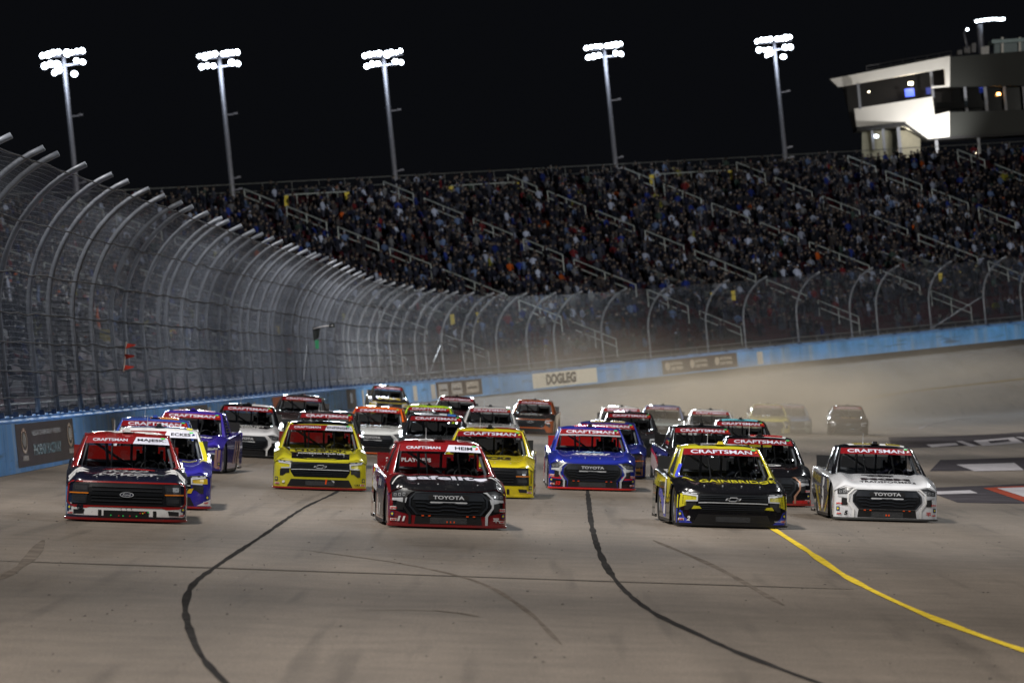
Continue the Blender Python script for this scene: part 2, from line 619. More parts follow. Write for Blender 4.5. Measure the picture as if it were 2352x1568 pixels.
ground_poly('painted_letter', [(2258, 1121), (2420, 1112), (2420, 1150), (2352, 1153)], REDPATCH, 0.013, o)
ground_poly('painted_letter', [(2290, 1122), (2420, 1117), (2420, 1146), (2368, 1147)], WLINE, 0.02, o)

_cr = MB()
_xy = [(random.uniform(-9, 9), random.uniform(38, 120)) for _ in range(420)]
_gz = ground_z([p[0] for p in _xy], [p[1] for p in _xy])
for (x_, y_), z_ in zip(_xy, _gz):
    r_ = random.choice((0.008, 0.01, 0.012, 0.02))
    a_ = random.uniform(0, 6.28)
    p_ = [(x_ + r_ * math.cos(a_ + k * 2.094) * random.uniform(0.7, 1.8), y_ + r_ * math.sin(a_ + k * 2.094), z_ + 0.003) for k in range(3)]
    _cr.add(p_ + [(x_, y_, z_ + 0.012)], [(0, 1, 3), (1, 2, 3), (2, 0, 3)])
_o = _cr.build('rubber_crumbs', plain('rubber_crumb', (0.02, 0.02, 0.02), 0.9, spec=0.1))
tag(_o, 'small crumbs of tyre rubber scattered on the asphalt', None, None, 'stuff')

# ------------------------------------------------------------------ text and flat print
_TXT = {}


def text_mesh2d(s, bold=0.03):
    """2D vertices and triangles of a line of text, width and height scaled to 1, origin at its middle"""
    key = (s, bold)
    if key in _TXT:
        return _TXT[key]
    cu = bpy.data.curves.new('lettering', 'FONT')
    cu.body = s
    cu.offset = bold
    cu.resolution_u = 3
    ob = bpy.data.objects.new('lettering', cu)
    COL.objects.link(ob)
    bpy.context.view_layer.update()
    dg = bpy.context.evaluated_depsgraph_get()
    me = bpy.data.meshes.new_from_object(ob.evaluated_get(dg))
    bpy.data.objects.remove(ob)
    V = np.array([v.co[:2] for v in me.vertices]) if len(me.vertices) else np.zeros((1, 2))
    F = [tuple(p.vertices) for p in me.polygons]
    lo, hi = V.min(0), V.max(0)
    V = (V - (lo + hi) / 2) / np.maximum(hi - lo, 1e-6)
    _TXT[key] = (V, F)
    return _TXT[key]


def text(name, s, cx, cy, w, h, mapfn, mat, parent, off=0.006, bold=0.03, slant=0.0, skew=0.0):
    V, F = text_mesh2d(s, bold)
    P = [mapfn(cx + v[0] * w + slant * v[1] * h, cy + v[1] * h + skew * v[0] * w, off) for v in V]
    return mobj(name, mesh_from(P, F, name), mat, parent)


def decal_mesh(polys, mapfn, step=0.1, off=0.004, thick=0.0):
    bm = bmesh.new()
    for p in polys:
        vs = [bm.verts.new((q[0], q[1], 0)) for q in p]
        try:
            bm.faces.new(vs)
        except ValueError:
            pass
    allp = [q for p in polys for q in p]
    for ax in (0, 1):
        lo, hi = min(q[ax] for q in allp), max(q[ax] for q in allp)
        n = int((hi - lo) / step)
        for k in range(1, n + 1):
            c = [0, 0, 0]; c[ax] = lo + (hi - lo) * k / (n + 1)
            nn = [0, 0, 0]; nn[ax] = 1
            bmesh.ops.bisect_plane(bm, geom=bm.verts[:] + bm.edges[:] + bm.faces[:], plane_co=c, plane_no=nn)
    bm.normal_update()
    for f in bm.faces:
        if f.normal.z < 0: f.normal_flip()
    if thick:
        r = bmesh.ops.extrude_face_region(bm, geom=bm.faces[:])
        for v in r['geom']:
            if isinstance(v, bmesh.types.BMVert): v.co.z += thick
    for v in bm.verts:
        v.co = mapfn(v.co.x, v.co.y, off + v.co.z)
    bmesh.ops.recalc_face_normals(bm, faces=bm.faces[:])
    me = bpy.data.meshes.new('panel'); bm.to_mesh(me); bm.free()
    return me


def decal(name, polys, mapfn, mat, parent, step=0.1, off=0.004, thick=0.0, key=None):
    if key is not None and ('d', key) in _TXT:
        me = _TXT[('d', key)]
    else:
        me = decal_mesh(polys, mapfn, step, off, thick)
        if key is not None: _TXT[('d', key)] = me
    return mobj(name, me, mat, parent)


def rect(x0, y0, x1, y1):
    return [(x0, y0), (x1, y0), (x1, y1), (x0, y1)]


def mirror(p):
    return [(-x, y) for x, y in p][::-1]


def ring(outer, inner):
    """closed frame between two outlines with the same number of points"""
    n = len(outer)
    return [[outer[i], outer[(i + 1) % n], inner[(i + 1) % n], inner[i]] for i in range(n)]


def ell(cx, cy, a, b, n=16):
    return [(cx + a * math.cos(2 * math.pi * k / n), cy + b * math.sin(2 * math.pi * k / n)) for k in range(n)]


# ------------------------------------------------------------------ racing truck shape (x right in the picture, y to the rear, z up; front at y 0)
def interp(x, xs, ys):
    return float(np.interp(x, xs, ys))


def yf(x):
    a = min(abs(x), 0.9999)
    return 0.42 - 0.42 * (1 - a ** 3) ** (1 / 3)


def ins(z):
    t = max(0.0, (z - 0.12) / 0.55)
    return 0.02 * t + 0.075 * t ** 4


def zc(y): return interp(y, [0, 0.08, 0.16, 0.3, 0.6, 1.0, 1.35, 1.6, 2.4], [0.632, 0.662, 0.690, 0.730, 0.785, 0.835, 0.868, 0.885, 0.90])
def ze(y): return interp(y, [0, 0.45, 0.7, 1.1, 1.6, 2.5, 3.3, 4.2, 5.2], [0.56, 0.60, 0.68, 0.76, 0.80, 0.82, 0.86, 0.91, 0.93])


def zt(x, y):
    a = abs(x)
    c, e = zc(y), min(ze(y), zc(y))
    sh = max(0.0, (a - 0.72) / 0.28)
    z = c - (c - e) * sh ** 2.2
    z += 0.030 * math.exp(-((a - 0.80) / 0.10) ** 2) * min(1, max(0, (y - 0.15) / 0.3)) * (1 if y < 1.6 else 0.0)
    z -= 0.034 * math.exp(-max(0.0, y - yf(x) - 0.08) / 0.032)
    z -= 0.016 * math.exp(-((a - 0.58) / 0.09) ** 2) * min(1, max(0, (y - 0.15) / 0.3))
    return z


def fas(x, z, off=0.0):
    x = max(-0.9995, min(0.9995, x))
    a = abs(x)
    i = ins(z)
    e = 1e-3
    dy = (yf(min(a + e, 0.9995)) - yf(max(a - e, 0))) / (2 * e)
    n = math.hypot(1, dy)
    nx, ny = dy / n * (1 if x > 0 else -1), -1 / n
    return Vector((x * (1 - 0.3 * i) + nx * off, yf(x) + i + ny * off, z))


def hood(x, y, off=0.0):
    return Vector((x, y, zt(x, y) + off * 0.98 + 0.001)) + Vector((0, -0.2 * off, 0))


def hood_y0(x):
    y = yf(x)
    for _ in range(6):
        y = yf(x) + ins(zt(x, y))
    return y


def cowl(x): return 1.50 + 0.14 * x * x


def ws(u, v, off=0.0):
    """windshield: u -1..1 across, v 0..1 up"""
    w = 0.86 + (0.70 - 0.86) * v
    x = u * w
    y = (1.50 + 0.17 * u * u) + v * (0.90 - 0.03 * u * u)
    z = 0.868 + v * 0.505 - 0.012 * u * u + 0.02 * math.sin(math.pi * v)
    return Vector((x, y - 0.49 * off, z + 0.87 * off))


def wsx(x, v, off=0.0):
    return ws(x / (0.86 - 0.16 * v), v, off)


def roofs(u, v, off=0.0):
    w = 0.71 + 0.02 * v
    a = abs(u)
    z = 1.373 + 0.092 * (1 - (1 - v) ** 4) - 0.055 * a ** 5 - 0.02 * v * v - 0.012 * u * u
    y = 2.40 + 0.14 * u * u * (1 - v) + v * 0.95
    return Vector((u * w, y, z + off))


def rfx(x, y, off=0.0):
    return roofs(x / 0.715, (y - 2.40) / 0.95, off)


def side_x(z, y): return 1.0 - 0.03 * max(0, (z - 0.45) / 0.5) ** 2 - (0.02 * max(0, (y - 4.3) / 0.9))


def side_l(a, z, off=0.0):
    """the truck's right flank (picture left): a counts metres from the rear towards the front"""
    y = 5.15 - a
    return Vector((-side_x(z, y) - off, y, z))


def grid_mesh(fn, us, vs, name='panel', smooth=True):
    V = [fn(u, v) for v in vs for u in us]
    n = len(us)
    F = [(j * n + i, j * n + i + 1, (j + 1) * n + i + 1, (j + 1) * n + i) for j in range(len(vs) - 1) for i in range(n - 1)]
    return mesh_from(V, F, name, smooth)


AX_F, AX_R, WR = 1.04, 3.88, 0.355


def body_mesh():
    V, F = [], []

    def z0(y):
        z = 0.10
        for c in (AX_F, AX_R):
            d = abs(y - c)
            if d < 0.44:
                z = max(z, 0.34 + math.sqrt(0.44 ** 2 - d * d) * 0.93)
        return z
    ysd = sorted(set(list(np.linspace(0.45, 5.15, 25)) + [c + s * 0.44 + e for c in (AX_F, AX_R) for s in (-1, 1) for e in (-0.002, 0.002)]
                     + [c + q for c in (AX_F, AX_R) for q in np.linspace(-0.43, 0.43, 13)]))
    cols = [('s', -1, y) for y in reversed(ysd)] + [('f', x, 0) for x in np.sin(np.linspace(-1, 1, 121) * math.pi / 2) * 0.9995] + [('s', 1, y) for y in ysd]
    fr = [0, 0.12, 0.3, 0.45, 0.58, 0.68, 0.76, 0.83, 0.89, 0.94, 0.975, 1.0]
    for k, sx, y in cols:
        for t in fr:
            if k == 'f':
                top = zt(sx, hood_y0(sx))
                z = 0.06 + (top - 0.06) * t
                V.append(fas(sx, z))
            else:
                b = z0(y)
                top = max(ze(y), b + 0.01)
                z = b + (top - b) * t
                V.append((sx * side_x(z, y), y, z))
    n = len(fr)
    for c in range(len(cols) - 1):
        for r in range(n - 1):
            F.append((c * n + r, (c + 1) * n + r, (c + 1) * n + r + 1, c * n + r + 1))
    mb = MB(); mb.v = [tuple(v) for v in V]; mb.f = F
    # shoulders beside the cab and bed rails
    for s in (-1, 1):
        ys = np.linspace(1.46, 5.15, 16)
        base = len(mb.v)
        for y in ys:
            e = ze(y)
            x = side_x(e, y)
            rise = 0.05 if y < 3.3 else 0.03
            mb.v += [(s * x, y, e), (s * (x - 0.03), y, e + rise * 0.7), (s * (x - 0.075), y, e + rise)]
            mb.v += [(s * (x - 0.10), y, e + rise), (s * (x - 0.115), y, e - 0.06 if y > 3.3 else e + rise)]
        for i in range(len(ys) - 1):
            for r in range(4):
                q = base + i * 5 + r
                mb.f.append((q, q + 5, q + 6, q + 1) if s > 0 else (q, q + 1, q + 6, q + 5))
    # bed cover, tail panel, cab rear wall
    mb.box((-0.90, 3.36, 0.80), (0.90, 5.10, 0.855))
    mb.box((-0.97, 5.10, 0.30), (0.97, 5.16, 0.93))
    mb.box((-0.88, 3.34, 0.60), (0.88, 3.38, 0.93))
    return mb.mesh('truck_body', True)


def hood_mesh():
    us = np.sin(np.linspace(-1, 1, 73) * math.pi / 2) * 0.999
    ts = [0, 0.008, 0.018, 0.032, 0.05, 0.072, 0.1, 0.16, 0.24, 0.34, 0.46, 0.6, 0.75, 0.9, 1.0]
    return grid_mesh(lambda x, t: Vector((x, (y := hood_y0(x) + (cowl(x) + 0.03 - hood_y0(x)) * t), zt(x, y))), us, ts)


def roof_mesh():
    mb = MB()
    us = np.linspace(-1, 1, 21)
    vs = [0, 0.04, 0.1, 0.18, 0.3, 0.5, 0.75, 1.0]
    n = len(us)
    mb.add([roofs(u, v) for v in vs for u in us], [(j * n + i, j * n + i + 1, (j + 1) * n + i + 1, (j + 1) * n + i) for j in range(len(vs) - 1) for i in range(n - 1)])
    for s in (-1, 1):
        # windscreen pillar
        P = []
        for v in np.linspace(0, 1, 9):
            a = ws(s * 0.965, v); b = ws(s * 1.0, v, 0.012)
            c = Vector((s * ((0.935 - 0.205 * v)), b.y + 0.10 + 0.02 * v, b.z - 0.01))
            P.append((a + Vector((0, 0.02, -0.01)), ws(s * 0.965, v, 0.010), b, c, c + Vector((-s * 0.04, 0.05, -0.005))))
        base = len(mb.v)
        for p in P: mb.v += [tuple(q) for q in p]
        for i in range(8):
            for r in range(4):
                q = base + i * 5 + r
                mb.f.append((q, q + 1, q + 6, q + 5) if s > 0 else (q, q + 5, q + 6, q + 1))
        # roof rail above the side window
        base = len(mb.v)
        for v in np.linspace(0, 1, 7):
            a = roofs(s, v)
            mb.v += [tuple(a), (a.x + s * 0.015, a.y + 0.02, a.z - 0.05), (a.x + s * 0.01, a.y + 0.02, a.z - 0.07)]
        for i in range(6):
            for r in range(2):
                q = base + i * 3 + r
                mb.f.append((q, q + 1, q + 4, q + 3) if s < 0 else (q, q + 3, q + 4, q + 1))
        # rear pillar
        mb.hexa([(s * 0.90, 2.98, 0.90), (s * 0.90, 3.38, 0.90), (s * 0.84, 3.38, 0.90), (s * 0.84, 2.98, 0.90),
                 (s * 0.735, 3.05, 1.34), (s * 0.735, 3.36, 1.37), (s * 0.69, 3.36, 1.37), (s * 0.69, 3.05, 1.34)])
    mb.box((-0.72, 3.33, 1.335), (0.72, 3.37, 1.405))
    return mb.mesh('roof', True)


def tyre_mesh():
    mb = MB()
    mb.lathe([(0.20, -0.13), (0.32, -0.145), (0.348, -0.12), (WR, -0.08), (WR, 0.08), (0.348, 0.12), (0.32, 0.145), (0.20, 0.13)], 28, 'x')
    return mb.mesh('tyre', True)


def rim_mesh():
    mb = MB()
    mb.lathe([(0.0, -0.05), (0.06, -0.06), (0.07, -0.03), (0.15, -0.02), (0.175, -0.07), (0.205, -0.125), (0.205, 0.125), (0.0, 0.1)], 20, 'x')
    return mb.mesh('rim', True)


def splitter_mesh():
    mb = MB()
    xs = np.sin(np.linspace(-1, 1, 33) * math.pi / 2)
    base = 0
    for x in xs:
        p = fas(x, 0.06)
        ox = 1.0 + 0.015
        mb.v += [(x * ox, p.y - 0.035, 0.030), (x * ox, p.y - 0.035, 0.066), (x * 0.97, p.y + 0.06, 0.072), (x * 0.97, p.y + 0.06, 0.028)]
    for i in range(len(xs) - 1):
        for r in range(4):
            a, b = i * 4 + r, i * 4 + (r + 1) % 4
            mb.f.append((a, b, b + 4, a + 4)[::-1])
    return mb.mesh('splitter', False)


def skirt_mesh(s):
    mb = MB()
    mb.box((s * 0.985 - 0.012, AX_F + 0.47, 0.045), (s * 0.985 + 0.012, AX_R - 0.47, 0.115))
    mb.box((s * 0.975 - 0.012, AX_R + 0.47, 0.06), (s * 0.975 + 0.012, 5.12, 0.115))
    return mb.mesh('side_skirt')


def chassis_mesh():
    mb = MB()
    mb.box((-0.66, 0.35, 0.12), (0.66, 5.0, 0.55))
    mb.box((-0.90, 1.62, 0.13), (0.90, 3.34, 0.70))
    mb.box((-0.84, 1.56, 0.70), (0.84, 1.95, 0.845))
    return mb.mesh('chassis')


def cage_mesh():
    mb = MB()
    r = 0.026
    for s in (-1, 1):
        mb.tube([(s * 0.80, 1.75, 0.75), (s * 0.66, 2.50, 1.30), (s * 0.66, 3.0, 1.35), (s * 0.70, 3.25, 0.75)], r)
        mb.tube([(s * 0.80, 1.85, 0.80), (s * 0.84, 3.1, 0.88)], r)
    mb.tube([(-0.66, 2.52, 1.31), (0.66, 2.52, 1.31)], r)
    mb.tube([(-0.67, 3.05, 1.34), (0.67, 3.05, 1.34)], r)
    mb.tube([(-0.70, 3.15, 0.95), (0.70, 3.15, 0.95)], r)
    mb.tube([(-0.62, 3.10, 1.30), (0.30, 3.18, 0.72)], r)
    mb.tube([(-0.36, 2.55, 1.30), (-0.30, 3.12, 0.80)], r)
    mb.tube([(0.08, 3.08, 1.33), (0.08, 3.2, 0.75)], r)
    return mb.mesh('roll_cage', True)


def seat_mesh():
    mb = MB()
    mb.hexa([(0.14, 2.62, 0.55), (0.64, 2.62, 0.55), (0.64, 2.74, 0.55), (0.14, 2.74, 0.55), (0.18, 2.86, 1.10), (0.60, 2.86, 1.10), (0.60, 2.95, 1.10), (0.18, 2.95, 1.10)])
    for s in (0.16, 0.56):
        mb.hexa([(s, 2.50, 0.95), (s + 0.05, 2.50, 0.95), (s + 0.05, 2.90, 0.95), (s, 2.90, 0.95), (s, 2.56, 1.15), (s + 0.05, 2.56, 1.15), (s + 0.05, 2.93, 1.16), (s, 2.93, 1.16)])
    return mb.mesh('seat')


def wheel_ring_mesh():
    mb = MB()
    c = Vector((0.39, 2.12, 0.87))
    pts = [c + Vector((0.15 * math.cos(a), 0.05 * math.sin(a), 0.12 * math.sin(a))) for a in np.linspace(0, 2 * math.pi, 17)]
    mb.tube(pts, 0.013, 5, False)
    mb.tube([c + Vector((-0.15, 0, 0)), c + Vector((0.15, 0, 0))], 0.012, 5)
    return mb.mesh('steering_wheel', True)


def spoiler_mesh():
    mb = MB()
    mb.hexa([(-0.90, 5.06, 0.935), (0.90, 5.06, 0.935), (0.90, 5.075, 0.935), (-0.90, 5.075, 0.935),
             (-0.90, 5.13, 1.175), (0.90, 5.13, 1.175), (0.90, 5.145, 1.175), (-0.90, 5.145, 1.175)])
    for x in (-0.6, -0.2, 0.2, 0.6):
        mb.hexa([(x - 0.01, 5.08, 0.94), (x + 0.01, 5.08, 0.94), (x + 0.01, 5.15, 0.93), (x - 0.01, 5.15, 0.93), (x - 0.01, 5.14, 1.12), (x + 0.01, 5.14, 1.12), (x + 0.01, 5.155, 1.12), (x - 0.01, 5.155, 1.12)])
    return mb.mesh('spoiler')


def pod_mesh():
    mb = MB()
    mb.hexa([(-0.05, 2.55, 1.452), (0.05, 2.55, 1.452), (0.05, 2.68, 1.457), (-0.05, 2.68, 1.457), (-0.04, 2.56, 1.505), (0.04, 2.56, 1.505), (0.035, 2.67, 1.50), (-0.035, 2.67, 1.50)])
    mb.box((-0.09, 2.54, 1.449), (0.09, 2.70, 1.458))
    return mb.mesh('roof_camera')


def antenna_mesh():
    mb = MB()
    mb.lathe([(0.02, 0), (0.015, 0.012), (0.006, 0.02), (0.004, 0.2), (0.0, 0.201)], 6, 'z', (-0.22, 2.75, 1.455))
    return mb.mesh('antenna')


PM = {'body': body_mesh(), 'hood': hood_mesh(), 'roof': roof_mesh(), 'tyre': tyre_mesh(), 'rim': rim_mesh(), 'splitter': splitter_mesh(),
      'chassis': chassis_mesh(), 'cage': cage_mesh(), 'seat': seat_mesh(), 'steer': wheel_ring_mesh(), 'spoiler': spoiler_mesh(), 'pod': pod_mesh(),
      'antenna': antenna_mesh(), 'skirt-1': skirt_mesh(-1), 'skirt1': skirt_mesh(1),
      'ws': grid_mesh(lambda u, v: ws(u * 0.975, v), np.linspace(-1, 1, 17), np.linspace(0, 1, 9))}
_q = MB()
_q.add([(-0.895, 1.80, 0.91), (-0.885, 2.97, 0.93), (-0.735, 3.0, 1.33), (-0.745, 2.52, 1.325)], [(0, 1, 2, 3)])
PM['sidewin'] = _q.mesh('side_window')
_q = MB()
_q.add([(-0.84, 3.35, 0.93), (0.84, 3.35, 0.93), (0.70, 3.35, 1.34), (-0.70, 3.35, 1.34)], [(0, 1, 2, 3)])
PM['rearwin'] = _q.mesh('rear_window')
for _n, _x in enumerate((-0.26, 0.30)):
    _q = MB()
    _q.tube([ws(_x / 0.86, 0.0, -0.03), ws(_x / 0.72, 0.98, -0.03)], 0.017, 5)
    PM['wsbar%d' % _n] = _q.mesh('windshield_brace')
_q = MB()
for _z in np.linspace(0.95, 1.3, 6):
    _t = (_z - 0.92) / 0.42
    _q.hexa([(0.90 - 0.16 * _t, 1.9 + 0.6 * _t, _z), (0.90 - 0.16 * _t, 2.95, _z), (0.905 - 0.16 * _t, 2.95, _z), (0.905 - 0.16 * _t, 1.9 + 0.6 * _t, _z),
             (0.89 - 0.16 * _t, 1.9 + 0.6 * _t, _z + 0.03), (0.89 - 0.16 * _t, 2.95, _z + 0.03), (0.895 - 0.16 * _t, 2.95, _z + 0.03), (0.895 - 0.16 * _t, 1.9 + 0.6 * _t, _z + 0.03)])
PM['net'] = _q.mesh('window_net')


# ------- front ends of the three makes
HEX = [(-0.575, 0.605), (0.575, 0.605), (0.665, 0.50), (0.665, 0.37), (0.55, 0.235), (-0.55, 0.235), (-0.665, 0.37), (-0.665, 0.50)]


def scaled(p, sx, sz, cz=0.42):
    return [(x * sx, cz + (z - cz) * sz) for x, z in p]


def front_a(t, sp, full):
    """six sided grille under a name plate"""
    trim = sp.get('trim') or SILVER
    g = decal('grille', [HEX], fas, GRILLE_DK, t, 0.09, 0.004, 0, 'a_grille')
    decal('grille_frame', ring(HEX, scaled(HEX, 0.955, 0.94)), fas, GRILLE_LT, g, 0.2, 0.006, 0.014, 'a_frame')
    decal('name_plate', [[(-0.57, 0.585), (0.57, 0.585), (0.61, 0.475), (-0.61, 0.475)]], fas, GRILLE_LT, g, 0.12, 0.008, 0.006, 'a_plate')
    decal('name_recess', [[(-0.33, 0.565), (0.33, 0.565), (0.35, 0.53), (0.33, 0.483), (-0.33, 0.483), (-0.35, 0.53)]], fas, BLACK, g, 0.12, 0.016, 0, 'a_rec')
    for k, (z, w) in enumerate(((0.405, 0.56), (0.345, 0.55), (0.285, 0.50))):
        pts = [(-w, z + 0.02), (-0.40, z + 0.02), (-0.34, z), (-0.16, z), (-0.10, z + 0.02), (0.10, z + 0.02), (0.16, z), (0.34, z), (0.40, z + 0.02), (w, z + 0.02)]
        decal('grille_bar', [[pts[i], pts[i + 1], (pts[i + 1][0], pts[i + 1][1] + 0.016), (pts[i][0], pts[i][1] + 0.016)] for i in range(len(pts) - 1)], fas, GRILLE_LT, g, 0.3, 0.006, 0.012, 'a_bar%d' % k)
    decal('bright_bar', [[(-0.30, 0.452), (-0.32, 0.44), (-0.30, 0.428), (0.30, 0.428), (0.32, 0.44), (0.30, 0.452)]], fas, SILVER, g, 0.12, 0.010, 0.008, 'a_bright')
    text('maker_lettering', 'TOYOTA', 0, 0.524, 0.53, 0.062, fas, SILVER, g, 0.022, 0.028)
    decal('lower_intake', [[(-0.55, 0.225), (0.55, 0.225), (0.57, 0.075), (-0.57, 0.075)]], fas, BLACK, t, 0.12, 0.004, 0, 'a_low')
    if full:
        text('model_lettering', 'TUNDRA', 0, 0.215, 0.48, 0.026, fas, GRILLE_LT, t, 0.010, 0.03)
        decal('intake_mesh', [rect(-0.31, 0.085 + 0.0, 0.31, 0.185)], fas, plain('intake_mesh_grey', (0.05, 0.052, 0.056), 0.5, 0.3, 0, 0.5, 0.5, 90), t, 0.12, 0.009, 0, 'a_im')
        for x in (-0.43, -0.32, 0.32, 0.43):
            decal('tow_tab', [rect(x - 0.02, 0.205, x + 0.02, 0.222)], fas, sp.get('tab', ORANGE_V), t, 0.2, 0.014, 0.004, 'a_tab%.2f' % x)
    C = [(0.585, 0.615), (0.64, 0.60), (0.735, 0.505), (0.735, 0.365), (0.625, 0.225), (0.625, 0.07), (0.665, 0.07), (0.665, 0.215), (0.765, 0.36), (0.765, 0.515), (0.66, 0.625)]
    for s in (1, -1):
        p = C if s > 0 else mirror(C)
        decal('bumper_trim', [[p[i], p[i + 1], p[-2 - i] if i else p[-2], p[-1 - i]] for i in range(0)] or [p], fas, trim if s > 0 or not sp.get('ltrim') else sp['ltrim'], t, 0.06, 0.004, 0.014, 'a_trim%d' % s)
        H = [(0.64, 0.630), (0.80, 0.650), (0.955, 0.588), (0.945, 0.505), (0.71, 0.518)]
        h = decal('headlight', [H if s > 0 else mirror(H)], fas, LAMP_G, t, 0.03, 0.008, 0, 'a_head%d' % s)
        for k in range(3):
            q = rect(0.735 + 0.07 * k, 0.535 - 0.004 * k, 0.778 + 0.07 * k, 0.588 - 0.008 * k)
            decal('lamp_cell', ring(q if s > 0 else mirror(q), scaled2(q if s > 0 else mirror(q), 0.62)), fas, plain('lamp_cell_grey', (0.30, 0.31, 0.33), 0.3), h, 0.2, 0.013, 0, 'a_cell%d%d' % (s, k))
        Q = [(0.70, 0.510), (0.94, 0.497), (0.94, 0.455), (0.86, 0.455), (0.86, 0.447), (0.72, 0.42)]
        decal('headlight_bezel', [Q if s > 0 else mirror(Q)], fas, SILVER if sp.get('bez', 1) else BLACK, t, 0.03, 0.008, 0, 'a_bez%d' % s)
        Q = [(0.76, 0.425), (0.87, 0.438), (0.87, 0.30), (0.76, 0.30)]
        decal('air_duct', [Q if s > 0 else mirror(Q)], fas, BLACK, t, 0.04, 0.010, 0, 'a_duct%d' % s)


def scaled2(q, f=0.55):
    cx = sum(p[0] for p in q) / len(q); cz = sum(p[1] for p in q) / len(q)
    return [(cx + (x - cx) * f, cz + (z - cz) * f) for x, z in q]


def front_b(t, sp, full):
    """wide black slatted grille with a cross badge and bracket lamps"""
    G = [(-0.63, 0.60), (0.63, 0.60), (0.64, 0.40), (0.56, 0.285), (-0.56, 0.285), (-0.64, 0.40)]
    g = decal('grille', [G], fas, GRILLE_DK, t, 0.09, 0.004, 0, 'b_grille')
    for z, w in ((0.565, 0.60), (0.535, 0.60), (0.49, 0.60), (0.385, 0.60), (0.35, 0.58), (0.318, 0.55)):
        decal('grille_bar', [rect(-w, z, w, z + 0.012)], fas, GRILLE_LT, g, 0.15, 0.006, 0.010, 'b_bar%.3f' % z)
    decal('grille_beam', [[(-0.62, 0.445), (-0.44, 0.452), (0.44, 0.452), (0.62, 0.445), (0.62, 0.43), (0.44, 0.437), (-0.44, 0.437), (-0.62, 0.43)]], fas, SILVER if full else GRILLE_LT, g, 0.15, 0.008, 0.014, 'b_beam')
    B = [(-0.055, 0.545), (0.075, 0.545), (0.066, 0.525), (0.145, 0.525), (0.118, 0.490), (0.055, 0.490), (0.046, 0.470), (-0.082, 0.470), (-0.073, 0.490), (-0.145, 0.490), (-0.118, 0.525), (-0.064, 0.525)]
    decal('badge', ring(B, [(x * 0.86, 0.5075 + (z - 0.5075) * 0.72) for x, z in B]), fas, CHROME, g, 0.3, 0.018, 0.006, 'b_badge')
    bc = sp.get('corner', sp['paint_m'])
    for s in (1, -1):
        m = (lambda p: p) if s > 0 else mirror
        h = decal('headlight', [m([(0.61, 0.615), (0.97, 0.635), (0.95, 0.595), (0.62, 0.585)])], fas, BLACK, t, 0.06, 0.005, 0, 'b_head%d' % s)
        decal('lamp_cell', [m([(0.65, 0.60), (0.76, 0.606), (0.76, 0.594), (0.66, 0.590)])], fas, SILVER, h, 0.2, 0.009, 0, 'b_c1%d' % s)
        decal('lamp_cell', [m([(0.80, 0.612), (0.92, 0.620), (0.91, 0.604), (0.81, 0.598)])], fas, SILVER, h, 0.2, 0.009, 0, 'b_c2%d' % s)
        P = [(0.635, 0.575), (0.90, 0.60), (0.90, 0.575), (0.66, 0.548), (0.66, 0.485), (0.84, 0.478), (0.84, 0.455), (0.635, 0.462)]
        decal('lamp_bracket', [m(P[0:4] + [(0.635, 0.548)]), m([(0.635, 0.548), (0.66, 0.548), (0.66, 0.485), (0.635, 0.485)]), m([(0.635, 0.485), (0.66, 0.485), (0.84, 0.478), (0.84, 0.455), (0.635, 0.462)])], fas, SILVER, t, 0.1, 0.006, 0.008, 'b_brk%d' % s)
        decal('corner_panel', [m([(0.66, 0.545), (0.95, 0.57), (0.97, 0.40), (0.86, 0.41), (0.86, 0.47), (0.66, 0.488)])], fas, bc, t, 0.08, 0.0045, 0, 'b_cp%d' % s)
        decal('air_duct', [m([(0.66, 0.45), (0.86, 0.44), (0.86, 0.30), (0.80, 0.30), (0.72, 0.36), (0.66, 0.36)])], fas, BLACK, t, 0.08, 0.006, 0, 'b_duct%d' % s)
    decal('lower_intake', [[(-0.62, 0.235), (0.62, 0.235), (0.70, 0.075), (-0.70, 0.075)]], fas, BLACK, t, 0.12, 0.004, 0, 'b_low')
    if full:
        decal('intake_mesh', [rect(-0.31, 0.105, 0.31, 0.20)], fas, plain('intake_mesh_grey', (0.05, 0.052, 0.056), 0.5, 0.3, 0, 0.5, 0.5, 90), t, 0.12, 0.009, 0, 'b_im')


